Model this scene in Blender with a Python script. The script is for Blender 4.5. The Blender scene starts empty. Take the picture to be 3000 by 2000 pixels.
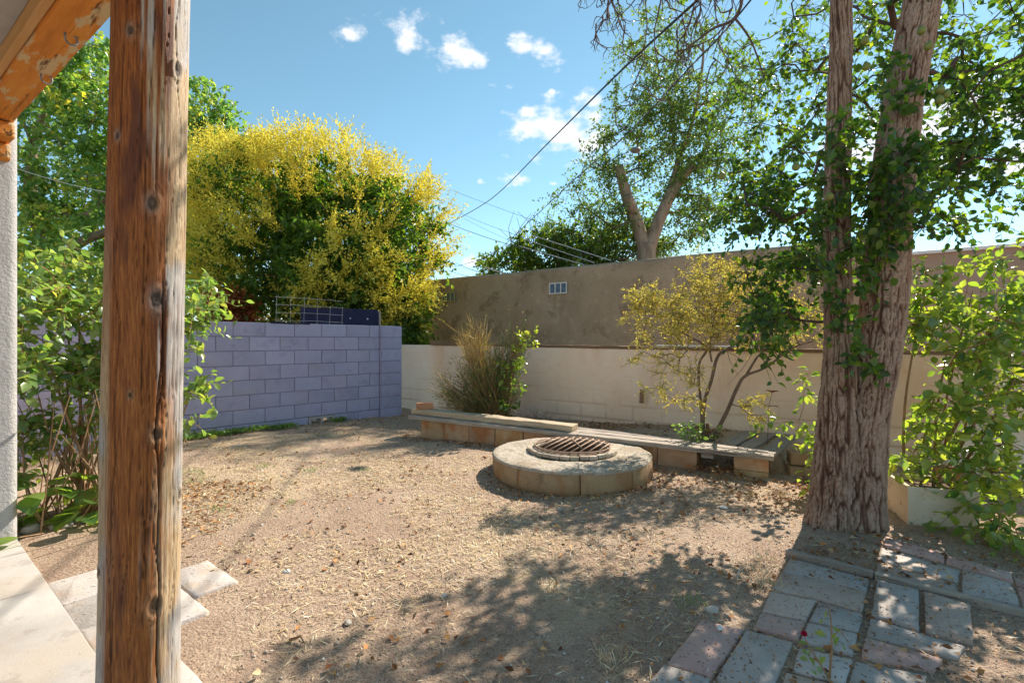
import bpy, math, random
import numpy as np
from mathutils import Vector, Matrix, noise as mnoise

scene = bpy.context.scene
col = scene.collection
rad = math.radians
rng = np.random.default_rng(7)
random.seed(7)

# ------------------------------------------------------------------ camera, sky, sun, exposure
F, H = 1450.0, 1.33                     # focal length in photo pixels, camera height in metres
SUN_AZ, SUN_EL = rad(42), rad(40)       # to the right of the view axis, above the horizon
cam_d = bpy.data.cameras.new('camera'); cam = bpy.data.objects.new('camera', cam_d)
col.objects.link(cam); cam.location = (0, 0, H); cam.rotation_euler = (rad(90), 0, 0)
cam_d.sensor_width = 36; cam_d.lens = 36 * F / 3000; cam_d.clip_start = .05; cam_d.clip_end = 3000
scene.camera = cam
scene.view_settings.view_transform = 'Standard'
scene.view_settings.look = 'None'
scene.view_settings.gamma = 1
scene.view_settings.exposure = 1.42

SUN = Vector((math.sin(SUN_AZ) * math.cos(SUN_EL), math.cos(SUN_AZ) * math.cos(SUN_EL), math.sin(SUN_EL)))
sd = bpy.data.lights.new('sun', 'SUN'); sd.energy = 3.4; sd.angle = rad(.53); sd.color = (1, .91, .78)
so = bpy.data.objects.new('sun', sd); col.objects.link(so)
so.rotation_euler = (-SUN).to_track_quat('-Z', 'Y').to_euler()

world = bpy.data.worlds.new('World'); scene.world = world; world.use_nodes = True


def build_sky():
    nt = world.node_tree; nt.nodes.clear(); N = nt.nodes.new; L = nt.links.new
    out = N('ShaderNodeOutputWorld'); bg = N('ShaderNodeBackground'); bg.inputs[1].default_value = .073
    sky = N('ShaderNodeTexSky'); sky.sky_type = 'NISHITA'; sky.sun_disc = False
    sky.sun_elevation = SUN_EL; sky.sun_rotation = SUN_AZ
    sky.altitude = 1600; sky.air_density = 1.0; sky.dust_density = .12; sky.ozone_density = 1.8
    tc = N('ShaderNodeTexCoord')
    nz = N('ShaderNodeTexNoise'); nz.inputs['Scale'].default_value = 17; nz.inputs['Detail'].default_value = 8
    nz.inputs['Roughness'].default_value = .58
    mp = N('ShaderNodeMapping'); mp.inputs['Scale'].default_value = (1, 1, 1.7)
    L(tc.outputs['Generated'], mp.inputs[0]); L(mp.outputs[0], nz.inputs['Vector'])
    acc = None
    # cloud puffs: direction (as azimuth tangent, elevation tangent), half widths
    puffs = [(-.21, .620, .055, .034, 1), (-.10, .575, .062, .034, 1), (.02, .59, .035, .02, .9), (.07, .585, .04, .026, 1),
             (.095, .43, .085, .052, 1.15), (.17, .40, .06, .035, 1), (0, .333, .035, .016, .9), (-.32, .61, .04, .03, .62),
             (-.065, .325, .012, .009, .8), (.085, .318, .02, .007, .7), (-.09, .165, .022, .014, .9), (-.02, .213, .013, .008, .8),
             (-.14, .645, .02, .012, .6), (.08, .505, .015, .01, .55), (.84, .42, .16, .085, 1.05), (.95, .36, .12, .06, 1),
             (1.6, .5, .2, .08, 1), (-1.5, .55, .16, .08, 1), (-1.1, .9, .16, .08, 1), (.5, 1.5, .25, .1, 1)]
    for a, e, w, h, s in puffs:
        w *= 1.05; h *= 1.05
        c = Vector((a, 1, e)).normalized()
        sub = N('ShaderNodeVectorMath'); sub.operation = 'SUBTRACT'; sub.inputs[1].default_value = c
        L(tc.outputs['Generated'], sub.inputs[0])
        sc = N('ShaderNodeVectorMath'); sc.operation = 'MULTIPLY'; k = 1 / math.sqrt(1 + a * a + e * e)
        sc.inputs[1].default_value = (1 / (w * k), 1 / (w * k), 1 / (h * k)); L(sub.outputs[0], sc.inputs[0])
        ln = N('ShaderNodeVectorMath'); ln.operation = 'LENGTH'; L(sc.outputs[0], ln.inputs[0])
        m = N('ShaderNodeMath'); m.operation = 'SUBTRACT'; m.inputs[0].default_value = s; L(ln.outputs['Value'], m.inputs[1])
        if acc is None: acc = m
        else:
            mx = N('ShaderNodeMath'); mx.operation = 'MAXIMUM'; L(acc.outputs[0], mx.inputs[0]); L(m.outputs[0], mx.inputs[1]); acc = mx
    cl = N('ShaderNodeMath'); cl.operation = 'MAXIMUM'; cl.inputs[1].default_value = -1.2; L(acc.outputs[0], cl.inputs[0])
    n2 = N('ShaderNodeMath'); n2.operation = 'MULTIPLY_ADD'; n2.inputs[1].default_value = 4.6; n2.inputs[2].default_value = -2.45
    L(nz.outputs['Fac'], n2.inputs[0])
    ad = N('ShaderNodeMath'); ad.operation = 'ADD'; L(cl.outputs[0], ad.inputs[0]); L(n2.outputs[0], ad.inputs[1])
    rp = N('ShaderNodeMapRange'); rp.interpolation_type = 'SMOOTHSTEP'
    rp.inputs['From Min'].default_value = -.15; rp.inputs['From Max'].default_value = .95; rp.inputs['To Max'].default_value = .95
    L(ad.outputs[0], rp.inputs['Value'])
    hs = N('ShaderNodeHueSaturation'); hs.inputs['Hue'].default_value = .469; hs.inputs['Saturation'].default_value = .97
    hs.inputs['Value'].default_value = 1.0
    L(sky.outputs[0], hs.inputs['Color'])
    mix = N('ShaderNodeMix'); mix.data_type = 'RGBA'; mix.inputs['B'].default_value = (6.2, 6.2, 6.4, 1)
    L(rp.outputs[0], mix.inputs['Factor']); L(hs.outputs[0], mix.inputs['A'])
    L(mix.outputs['Result'], bg.inputs[0]); L(bg.outputs[0], out.inputs[0])


build_sky()

# ------------------------------------------------------------------ pixel helpers (photo is 3000 x 2000)
def P(u, v, d): return np.array([(u - 1500) / F * d, d, H - (v - 1000) / F * d])
def G(u, v, z=0.):
    return P(u, v, F * (H - z) / (v - 1000))
def unit(v): v = np.asarray(v, float); return v / np.linalg.norm(v)

# yard axes: B runs along bench / rear wall / porch beam, M points away from the house
B2 = np.array([.815, -.578]); M2 = np.array([.578, .815])
def BM(b, m, z=0.): q = B2 * b + M2 * m; return np.array([q[0], q[1], z])
# bench frame: far left end of its front edge, direction along it and toward the wall
N0 = np.array([-1.451, 6.92]); NB = np.array([.871, -.491]); NM = np.array([.491, .871]); NL = 4.517
def bench_xy(p): q = np.asarray(p, float)[..., :2] - N0; return q @ NB, q @ NM
def bm_of(p): return float(p[0] * B2[0] + p[1] * B2[1]), float(p[0] * M2[0] + p[1] * M2[1])

# ------------------------------------------------------------------ value noise in numpy
def _hash(ix, iy, iz, s=0):
    h = (ix * 374761393 + iy * 668265263 + iz * 2147483647 + s * 144665) & 0xffffffff
    h = ((h ^ (h >> 13)) * 1274126177) & 0xffffffff
    h = h ^ (h >> 16)
    return (h & 0xffffff) / float(0xffffff)
def vnoise(p, s=0):
    p = np.asarray(p, float); i = np.floor(p).astype(np.int64); f = p - i; f = f * f * (3 - 2 * f)
    r = 0
    for dx in (0, 1):
        for dy in (0, 1):
            for dz in (0, 1):
                w = (f[..., 0] if dx else 1 - f[..., 0]) * (f[..., 1] if dy else 1 - f[..., 1]) * (f[..., 2] if dz else 1 - f[..., 2])
                r = r + w * _hash(i[..., 0] + dx, i[..., 1] + dy, i[..., 2] + dz, s)
    return r
def fbm(p, o=4, s=0):
    p = np.asarray(p, float); r = 0; a = .5; t = 0
    for k in range(o):
        r = r + a * vnoise(p * 2 ** k, s + k); t += a; a *= .5
    return r / t
def worley2(x, y, s=0):
    ix = np.floor(x).astype(np.int64); iy = np.floor(y).astype(np.int64)
    f1 = np.full(x.shape, 9.); f2 = np.full(x.shape, 9.)
    for dx in (-1, 0, 1):
        for dy in (-1, 0, 1):
            cx = ix + dx; cy = iy + dy
            px_ = cx + .15 + .7 * _hash(cx, cy, cx * 0, s); py_ = cy + .15 + .7 * _hash(cx, cy, cx * 0 + 1, s)
            d = ((np.abs(x - px_)) ** 3.2 + (np.abs(y - py_)) ** 3.2) ** (1 / 3.2)
            f2 = np.where(d < f1, f1, np.minimum(f2, d)); f1 = np.minimum(f1, d)
    return f1, f2
def sst(a, b, x): t = np.clip((x - a) / (b - a), 0, 1); return t * t * (3 - 2 * t)

# ------------------------------------------------------------------ mesh helpers
def mesh_np(name, V, faces, attr=None, smooth=False):
    """faces: list of (n,k) int arrays"""
    V = np.asarray(V, np.float32)
    me = bpy.data.meshes.new(name)
    me.vertices.add(len(V)); me.vertices.foreach_set('co', V.ravel())
    faces = [np.asarray(f, np.int32) for f in faces if len(f)]
    nl = sum(f.size for f in faces); npoly = sum(len(f) for f in faces)
    me.loops.add(nl); me.loops.foreach_set('vertex_index', np.concatenate([f.ravel() for f in faces]))
    tot = np.concatenate([np.full(len(f), f.shape[1], np.int32) for f in faces])
    st = np.concatenate([[0], np.cumsum(tot)[:-1]]).astype(np.int32)
    me.polygons.add(npoly); me.polygons.foreach_set('loop_start', st); me.polygons.foreach_set('loop_total', tot)
    if smooth: me.polygons.foreach_set('use_smooth', np.ones(npoly, bool))
    if attr:
        for k, a in attr.items():
            at = me.attributes.new(k, 'FLOAT', 'POINT'); at.data.foreach_set('value', np.asarray(a, np.float32))
    me.update(calc_edges=True); me.validate()
    return me
def obj(name, me, mt=None, parent=None, loc=None, rot=None):
    o = bpy.data.objects.new(name, me); col.objects.link(o)
    if mt is not None and me is not None:
        if len(me.materials) == 0: me.materials.append(mt)
    if parent is not None: o.parent = parent
    if loc is not None: o.location = loc
    if rot is not None: o.rotation_euler = rot
    return o
def tag(o, label=None, cat=None, group=None, kind=None):
    if label: o['label'] = label
    if cat: o['category'] = cat
    if group: o['group'] = group
    if kind: o['kind'] = kind
    return o
def empty(name, label, cat, group=None, loc=(0, 0, 0)):
    o = bpy.data.objects.new(name, None); col.objects.link(o); o.location = loc; o.empty_display_size = .1
    return tag(o, label, cat, group)

def box_me(name, sx, sy, sz, bev=.006, rough=0., seed=0, cuts=0):
    """box centred in x,y, resting on z=0, chamfered, with optional wobble"""
    import bmesh
    bm = bmesh.new(); bmesh.ops.create_cube(bm, size=1)
    for v in bm.verts: v.co = Vector((v.co.x * sx, v.co.y * sy, (v.co.z + .5) * sz))
    if cuts:
        ax = max(range(3), key=lambda k: (sx, sy, sz)[k])
        es = [e for e in bm.edges if abs((e.verts[0].co - e.verts[1].co)[ax]) > .9 * (sx, sy, sz)[ax]]
        bmesh.ops.subdivide_edges(bm, edges=es, cuts=cuts)
    if bev: bmesh.ops.bevel(bm, geom=[e for e in bm.edges if e.calc_face_angle(0) > .5], offset=bev, segments=2, affect='EDGES', profile=.6)
    if rough:
        for v in bm.verts:
            p = v.co * 7 + Vector((seed * 3.1, seed * 1.7, seed))
            v.co += mnoise.noise_vector(p) * rough
    me = bpy.data.meshes.new(name); bm.to_mesh(me); bm.free(); return me
def prism_me(name, poly, z0, z1, bev=.006, rough=0):
    """poly (k,2) extruded z0..z1 with a chamfered top"""
    poly = np.asarray(poly, float); k = len(poly)
    a = np.sum(poly[:, 0] * np.roll(poly[:, 1], -1) - np.roll(poly[:, 0], -1) * poly[:, 1])
    if a < 0: poly = poly[::-1]
    c = poly.mean(0)
    # finer outline for uneven edges
    n = 10; pts = []
    for i in range(k):
        p, q = poly[i], poly[(i + 1) % k]
        for j in range(n): pts.append(p + (q - p) * j / n)
    pts = np.array(pts)
    if rough: pts = pts + (np.stack([fbm(np.c_[pts * 9, pts[:, :1] * 0], 3, 1), fbm(np.c_[pts * 9, pts[:, :1] * 0], 3, 5)], 1) - .5) * rough * 2
    kk = len(pts); d = pts - c; ln = np.linalg.norm(d, axis=1, keepdims=True)
    ins = pts - d / ln * bev * 1.3
    V = np.vstack([np.c_[pts, np.full(kk, z0)], np.c_[pts, np.full(kk, z1 - bev)], np.c_[ins, np.full(kk, z1)]])
    i = np.arange(kk); j = (i + 1) % kk
    return mesh_np(name, V, [np.c_[i, j, j + kk, i + kk], np.c_[i + kk, j + kk, j + 2 * kk, i + 2 * kk], (i + 2 * kk)[None, :]])

def frames(pts):
    pts = np.asarray(pts, float); t = np.gradient(pts, axis=0); t /= np.linalg.norm(t, axis=1, keepdims=True) + 1e-9
    up = np.array([0, 0, 1.]) if abs(t[0][2]) < .9 else np.array([0, -1., 0])
    X = np.zeros_like(pts); Y = np.zeros_like(pts); x = np.cross(up, t[0]); x /= np.linalg.norm(x)
    for i in range(len(pts)):
        x = x - t[i] * np.dot(x, t[i]); x /= np.linalg.norm(x) + 1e-9
        X[i] = x; Y[i] = np.cross(t[i], x)
    return X, Y, t
class Tubes:
    def __init__(s): s.V = []; s.Fq = []; s.n = 0; s.A = []; s.caps = []
    def add(s, pts, r, k=5, val=0., cap=False):
        pts = np.asarray(pts, float); m = len(pts); r = np.broadcast_to(np.asarray(r, float), (m,))
        X, Y, t = frames(pts); a = np.arange(k) * 2 * math.pi / k
        ring = pts[:, None, :] + r[:, None, None] * (np.cos(a)[None, :, None] * X[:, None, :] + np.sin(a)[None, :, None] * Y[:, None, :])
        s.V.append(ring.reshape(-1, 3)); s.A.append(np.full(m * k, val))
        i = (np.arange(m - 1)[:, None] * k + np.arange(k)[None, :]).ravel(); j = (np.arange(m - 1)[:, None] * k + (np.arange(k)[None, :] + 1) % k).ravel()
        s.Fq.append(np.c_[i, j, j + k, i + k] + s.n)
        if cap:
            s.caps.append(np.arange(k)[::-1] + s.n); s.caps.append(np.arange(k) + s.n + (m - 1) * k)
        s.n += m * k
    def mesh(s, name, smooth=True):
        fs = [np.vstack(s.Fq)]
        by = {}
        for c in s.caps: by.setdefault(len(c), []).append(c)
        return mesh_np(name, np.vstack(s.V), fs + [np.array(c) for c in by.values()], {'tint': np.concatenate(s.A)}, smooth)

LEAF4 = (np.array([[0, 0, 0], [-.5, .42, .12], [0, 1, -.08], [.5, .42, .12]]), [[0, 2, 1], [0, 3, 2]])
LEAF8 = (np.array([[0, 0, 0], [-.36, .2, .07], [-.5, .5, .1], [-.27, .8, .03], [0, 1.02, -.12], [.27, .8, .03], [.5, .5, .1], [.36, .2, .07], [0, .5, 0]]),
         [[0, 8, 1], [1, 8, 2], [2, 8, 3], [3, 8, 4], [4, 8, 5], [5, 8, 6], [6, 8, 7], [7, 8, 0]])
NARROW = (np.array([[0, 0, 0], [-.5, .5, 0], [0, 1, 0], [.5, .5, 0]]), [[0, 3, 2, 1]])
def leaf_me(name, pos, dirs, length, width, tint, tpl=LEAF4, up=.7, rnd=.7, flat=None, r=None):
    r = r or rng; n = len(pos); T, Fc = tpl; k = len(T)
    y = dirs / (np.linalg.norm(dirs, axis=1, keepdims=True) + 1e-9)
    z = r.normal(size=(n, 3)) * rnd + np.array([0, 0, up]); z = z - y * np.sum(z * y, 1, keepdims=True)
    z /= np.linalg.norm(z, axis=1, keepdims=True) + 1e-9; x = np.cross(y, z)
    L_ = np.broadcast_to(length, (n,))[:, None, None]; W_ = np.broadcast_to(width, (n,))[:, None, None]
    V = pos[:, None, :] + T[None, :, 0:1] * W_ * x[:, None, :] + T[None, :, 1:2] * L_ * y[:, None, :] + T[None, :, 2:3] * L_ * z[:, None, :]
    fs = np.asarray(Fc); faces = (np.arange(n)[:, None, None] * k + fs[None]).reshape(-1, fs.shape[1])
    return mesh_np(name, V.reshape(-1, 3), [faces], {'tint': np.repeat(tint, k)}, True)

# ------------------------------------------------------------------ plant skeleton
def in_lobes(lobes, n, shell=.55, r=None):
    r = r or rng; w = np.array([l[2] if len(l) > 2 else np.prod(l[1]) ** .8 for l in lobes], float); w /= w.sum()
    idx = r.choice(len(lobes), n, p=w); d = r.normal(size=(n, 3)); d /= np.linalg.norm(d, axis=1, keepdims=True)
    q = r.random(n) ** (1 / 3.); q = np.where(r.random(n) < shell, .78 + .25 * r.random(n), q)
    C = np.array([l[0] for l in lobes], float)[idx]; R = np.array([l[1] for l in lobes], float)[idx]
    return C + d * R * q[:, None]
def skeleton(trunks, targets, seg=.3, jit=.06, r0=.006, pw=.45, zpen=.5, arc=.12, r=None, rmax=9.):
    """trunks: list of arrays (n,4) x y z radius. Returns pos, parent, radius, tip ids"""
    r = r or rng; pos = []; par = []; fixed = []
    for tr in trunks:
        for i, q in enumerate(tr):
            par.append(len(pos) - 1 if i else -1); pos.append(np.array(q[:3], float)); fixed.append(q[3])
    nt = len(pos); arr = np.zeros((nt + len(targets) * 60, 3)); arr[:nt] = pos; n = nt
    par = par + [0] * (len(arr) - nt); tips = []
    D = np.min(np.linalg.norm(targets[:, None] - arr[None, :nt], axis=2), axis=1)
    for t in targets[np.argsort(D)]:
        df = arr[:n] - t; dist = np.linalg.norm(df, axis=1) + zpen * np.maximum(0, df[:, 2])
        i = int(np.argmin(dist)); p = arr[i].copy(); L = np.linalg.norm(t - p); m = max(1, min(50, int(round(L / seg))))
        off = r.normal(size=3) * arc * L + np.array([0, 0, arc * L * .8])
        prev = i
        for k in range(1, m + 1):
            s = k / m; q = p + (t - p) * s + off * 4 * s * (1 - s) * .5
            if k < m: q = q + r.normal(size=3) * jit
            arr[n] = q; par[n] = prev; prev = n; n += 1
        tips.append(n - 1)
    w = np.zeros(n); w[tips] = 1
    for i in range(n - 1, -1, -1):
        if par[i] >= 0: w[par[i]] += w[i]
    rd = r0 * np.maximum(w, 1) ** pw
    for i in range(nt): rd[i] = fixed[i]
    for i in range(nt, n): rd[i] = min(rd[i], rd[par[i]] * .92, rmax)
    return arr[:n], np.array(par[:n]), rd, np.array(tips), w, nt
def branch_tubes(tb, sk, k=5, skip_trunk=True, rmin=0, ends=True):
    pos, par, rd, tips, w, nt = sk; n = len(pos); ch = [[] for _ in range(n)]
    for i in range(n):
        if par[i] >= 0: ch[par[i]].append(i)
    main = [max(c, key=lambda q: w[q]) if c else -1 for c in ch]
    for i in range(nt if skip_trunk else 0, n):
        p = par[i]
        if p >= 0 and main[p] == i and p >= (nt if skip_trunk else 0): continue
        chain = ([p] if p >= 0 else []) + [i]; q = i
        while main[q] >= 0: q = main[q]; chain.append(q)
        pts = pos[chain]; r_ = rd[chain].copy()
        if p >= 0: r_[0] = r_[1]
        if ends: r_[-1] *= .4
        if r_.max() < rmin: continue
        kk = k if r_.max() > .012 else 4 if r_.max() > .006 else 3
        tb.add(pts, r_, kk)
def twig_leaves(tips, nsub, sublen, nleaf, r=None, droop=.3, updir=None, spread=1.):
    """returns leaf positions / directions and twig polylines"""
    r = r or rng; T = len(tips); d = r.normal(size=(T, nsub, 3)) * spread
    if updir is not None: d = d + updir[:, None, :]
    d /= np.linalg.norm(d, axis=2, keepdims=True); Ls = sublen * (.5 + r.random((T, nsub, 1)))
    s = (np.arange(nleaf) + .6 + .5 * r.random((T, nsub, nleaf))) / nleaf
    g = np.array([0, 0, -1.]) * droop
    pos = tips[:, None, None, :] + d[:, :, None, :] * (Ls * s)[..., None] + g * (Ls * s * s)[..., None]
    ld = d[:, :, None, :] * .6 + r.normal(size=(T, nsub, nleaf, 3)) * .75 + g
    ends = tips[:, None, :] + d * Ls + g * Ls; mids = tips[:, None, :] + d * Ls * .5 + g * Ls * .25
    return pos.reshape(-1, 3), ld.reshape(-1, 3), mids.reshape(-1, 3), ends.reshape(-1, 3)

# ------------------------------------------------------------------ materials
def mat(name, ramp, scale=6, detail=7, rough=.85, bump=.25, bscale=60, bdist=.01, stretch=(1, 1, 1), objrand=.0, hue=0, spec=.3, dist=0., second=None, attr=None, bstretch=None, nrough=.6):
    """ramp: [(pos, rgb)...] over noise; second: (scale, stretch, lo, hi, rgb, amount) stains; attr: ramp driven by tint"""
    m = bpy.data.materials.new(name); m.use_nodes = True; nt = m.node_tree; N = nt.nodes.new; L = nt.links.new
    b = nt.nodes['Principled BSDF']; b.inputs['Roughness'].default_value = rough; b.inputs['Specular IOR Level'].default_value = spec
    tc = N('ShaderNodeTexCoord'); oi = N('ShaderNodeObjectInfo')
    off = N('ShaderNodeVectorMath'); off.operation = 'MULTIPLY_ADD'; off.inputs[1].default_value = (37, 53, 71) if objrand else (0, 0, 0)
    L(oi.outputs['Random'], off.inputs[0]); L(tc.outputs['Object'], off.inputs[2])
    mp = N('ShaderNodeMapping'); mp.inputs['Scale'].default_value = stretch; L(off.outputs[0], mp.inputs[0])
    nz = N('ShaderNodeTexNoise'); nz.inputs['Scale'].default_value = scale; nz.inputs['Detail'].default_value = detail
    nz.inputs['Roughness'].default_value = nrough; nz.inputs['Distortion'].default_value = dist; L(mp.outputs[0], nz.inputs['Vector'])
    cr = N('ShaderNodeValToRGB'); e = cr.color_ramp.elements
    while len(e) < len(ramp): e.new(.5)
    for i, (p, c) in enumerate(ramp): e[i].position = p; e[i].color = (*c, 1)
    if attr:
        at = N('ShaderNodeAttribute'); at.attribute_name = 'tint'
        mm = N('ShaderNodeMath'); mm.operation = 'MULTIPLY_ADD'; mm.inputs[1].default_value = attr; L(nz.outputs['Fac'], mm.inputs[0]); 
        L(at.outputs['Fac'], mm.inputs[2]); L(mm.outputs[0], cr.inputs[0])
    else: L(nz.outputs['Fac'], cr.inputs[0])
    cur = cr.outputs[0]
    for sx in (second or []):
        s2, st, lo, hi, rgb, amt = sx
        m2 = N('ShaderNodeMapping'); m2.inputs['Scale'].default_value = st; L(off.outputs[0], m2.inputs[0])
        n2 = N('ShaderNodeTexNoise'); n2.inputs['Scale'].default_value = s2; n2.inputs['Detail'].default_value = 6; n2.inputs['Roughness'].default_value = .65; L(m2.outputs[0], n2.inputs['Vector'])
        r2 = N('ShaderNodeMapRange'); r2.interpolation_type = 'SMOOTHSTEP'; r2.inputs['From Min'].default_value = lo; r2.inputs['From Max'].default_value = hi; r2.inputs['To Max'].default_value = amt
        L(n2.outputs['Fac'], r2.inputs['Value'])
        mx = N('ShaderNodeMix'); mx.data_type = 'RGBA'; mx.inputs['B'].default_value = (*rgb, 1); L(r2.outputs[0], mx.inputs['Factor']); L(cur, mx.inputs['A']); cur = mx.outputs['Result']
    if objrand:
        hs = N('ShaderNodeHueSaturation'); mr = N('ShaderNodeMapRange'); mr.inputs['To Min'].default_value = 1 - objrand; mr.inputs['To Max'].default_value = 1 + objrand
        L(oi.outputs['Random'], mr.inputs['Value']); L(mr.outputs[0], hs.inputs['Value']); L(cur, hs.inputs['Color'])
        if hue:
            mh = N('ShaderNodeMath'); mh.operation = 'MULTIPLY'; mh.inputs[1].default_value = 7.31; L(oi.outputs['Random'], mh.inputs[0])
            fr = N('ShaderNodeMath'); fr.operation = 'FRACT'; L(mh.outputs[0], fr.inputs[0])
            m3 = N('ShaderNodeMapRange'); m3.inputs['To Min'].default_value = .5 - hue; m3.inputs['To Max'].default_value = .5 + hue; L(fr.outputs[0], m3.inputs['Value']); L(m3.outputs[0], hs.inputs['Hue'])
        cur = hs.outputs[0]
    L(cur, b.inputs['Base Color'])
    if bump:
        n3 = N('ShaderNodeTexNoise'); n3.inputs['Scale'].default_value = bscale; n3.inputs['Detail'].default_value = 6; n3.inputs['Roughness'].default_value = .65
        m4 = N('ShaderNodeMapping'); m4.inputs['Scale'].default_value = bstretch or stretch; L(off.outputs[0], m4.inputs[0]); L(m4.outputs[0], n3.inputs['Vector'])
        bp = N('ShaderNodeBump'); bp.inputs['Strength'].default_value = bump; bp.inputs['Distance'].default_value = bdist
        L(n3.outputs['Fac'], bp.inputs['Height']); L(bp.outputs[0], b.inputs['Normal'])
    return m
def leaf_mat(name, ramp, trans=.4, rough=.45, tcol=(1.25, 1.35, .6), spec=.4):
    m = bpy.data.materials.new(name); m.use_nodes = True; nt = m.node_tree; N = nt.nodes.new; L = nt.links.new
    b = nt.nodes['Principled BSDF']; out = nt.nodes['Material Output']; b.inputs['Roughness'].default_value = rough; b.inputs['Specular IOR Level'].default_value = spec
    at = N('ShaderNodeAttribute'); at.attribute_name = 'tint'; cr = N('ShaderNodeValToRGB'); e = cr.color_ramp.elements
    while len(e) < len(ramp): e.new(.5)
    for i, (p, c) in enumerate(ramp): e[i].position = p; e[i].color = (*c, 1)
    L(at.outputs['Fac'], cr.inputs[0]); L(cr.outputs[0], b.inputs['Base Color'])
    mu = N('ShaderNodeMix'); mu.data_type = 'RGBA'; mu.blend_type = 'MULTIPLY'; mu.inputs['Factor'].default_value = 1; mu.inputs['B'].default_value = (*tcol, 1)
    L(cr.outputs[0], mu.inputs['A']); tr = N('ShaderNodeBsdfTranslucent'); L(mu.outputs['Result'], tr.inputs['Color'])
    ms = N('ShaderNodeMixShader'); ms.inputs[0].default_value = trans; L(b.outputs[0], ms.inputs[1]); L(tr.outputs[0], ms.inputs[2]); L(ms.outputs[0], out.inputs['Surface'])
    return m

MT = {}
MT['dirt'] = mat('dirt', [(.25, (.37, .25, .17)), (.5, (.50, .36, .255)), (.75, (.63, .49, .36))], 1.3, 9, .95, 1.0, 60, .025, second=[(120, (1, 1, 1), .5, .62, (.19, .11, .075), .85), (95, (1, 1, 1), .56, .66, (.74, .6, .48), .75), (.55, (1, 1, 1), .5, .62, (.62, .48, .31), .6), (22, (1, 1, 1), .53, .66, (.26, .16, .11), .7), (4, (1, 1, 1), .5, .64, (.37, .245, .18), .6)])
MT['blue'] = mat('purple_paint', [(.3, (.36, .35, .50)), (.7, (.45, .435, .60))], 3, 7, .8, .6, 90, .008, objrand=.075, hue=.01, second=[(7, (1, 1, 1), .54, .7, (.30, .285, .43), .6), (25, (1, 1, 1), .62, .72, (.55, .53, .63), .55), (2, (1, 1, 1), .52, .68, (.41, .38, .46), .55), (70, (1, 1, 1), .66, .72, (.2, .18, .28), .6)])
MT['mortar'] = mat('purple_mortar', [(.3, (.28, .265, .38)), (.7, (.36, .34, .47))], 8, 6, .95, .5, 60)
MT['hollow'] = mat('bare_block', [(.3, (.40, .36, .35)), (.7, (.50, .46, .44))], 9, 7, .95, .4, 120, .004, objrand=.06)
MT['cream'] = mat('cream_plaster', [(.3, (.84, .60, .44)), (.55, (.92, .71, .55)), (.8, (.94, .79, .65))], 1.1, 8, .92, .45, 45, .01, second=[(1.3, (1, 1, .5), .5, .7, (.82, .50, .28), .6), (2.5, (1, 1, .25), .56, .7, (.66, .45, .3), .4), (14, (1, 1, 1), .62, .72, (.52, .3, .16), .5), (60, (1, 1, 1), .7, .75, (.14, .08, .05), .8)])
MT['adobe'] = mat('brown_stucco', [(.25, (.25, .178, .115)), (.5, (.34, .252, .17)), (.78, (.43, .33, .235))], .9, 9, .95, .8, 26, .02, dist=.6, second=[(2.2, (1, 1, 1), .52, .64, (.215, .15, .095), .75), (7, (1, 1, 1), .56, .68, (.50, .39, .28), .5), (1.1, (1, 1, .4), .56, .68, (.2, .15, .105), .55), (18, (1, 1, 1), .6, .7, (.18, .125, .08), .5)])
MT['adobe2'] = mat('mauve_stucco', [(.3, (.33, .235, .185)), (.7, (.40, .29, .23))], 1.2, 7, .95, .4, 40, .008)
MT['white_metal'] = mat('white_metal', [(.3, (.62, .63, .66)), (.7, (.75, .76, .78))], 4, 5, .5, .05, 30, spec=.5)
MT['stucco'] = mat('white_stucco', [(.3, (.40, .385, .375)), (.7, (.52, .5, .485))], 3, 8, .95, .9, 55, .014, second=[(2, (1, 1, 1), .5, .7, (.36, .32, .29), .5)])
MT['concrete'] = mat('patio_concrete', [(.3, (.32, .295, .27)), (.7, (.44, .41, .38))], 2.2, 9, .9, .35, 120, .006, objrand=.05, second=[(1.2, (1, 1, 1), .46, .62, (.36, .295, .235), .6), (50, (1, 1, 1), .62, .71, (.17, .14, .12), .65), (6, (1, 1, 1), .56, .66, (.25, .215, .19), .55)])
MT['paver'] = mat('grey_paver', [(.3, (.42, .37, .335)), (.7, (.54, .49, .45))], 5, 8, .92, .5, 80, .008, objrand=.14, second=[(38, (1, 1, 1), .58, .67, (.12, .085, .065), .8), (6, (1, 1, 1), .48, .66, (.47, .35, .26), .6)])
MT['paver_pink'] = mat('pink_paver', [(.3, (.50, .31, .26)), (.7, (.58, .39, .33))], 5, 8, .92, .5, 80, .008, objrand=.1, second=[(38, (1, 1, 1), .58, .67, (.13, .075, .06), .8), (4, (1, 1, 1), .46, .62, (.48, .39, .34), .75)])
MT['paver_tan'] = mat('tan_paver', [(.3, (.44, .33, .265)), (.7, (.55, .43, .35))], 5, 8, .92, .5, 80, .008, objrand=.12, second=[(38, (1, 1, 1), .58, .67, (.12, .075, .055), .8), (5, (1, 1, 1), .5, .65, (.5, .42, .36), .6)])
MT['pit'] = mat('pit_concrete', [(.3, (.33, .21, .115)), (.7, (.47, .32, .185))], 4, 8, .95, .7, 50, .012, objrand=.1, second=[(60, (1, 1, 1), .6, .69, (.11, .06, .03), .8), (4, (1, 1, .35), .45, .62, (.36, .165, .06), .7), (9, (1, 1, .2), .56, .68, (.18, .115, .07), .6)])
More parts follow.
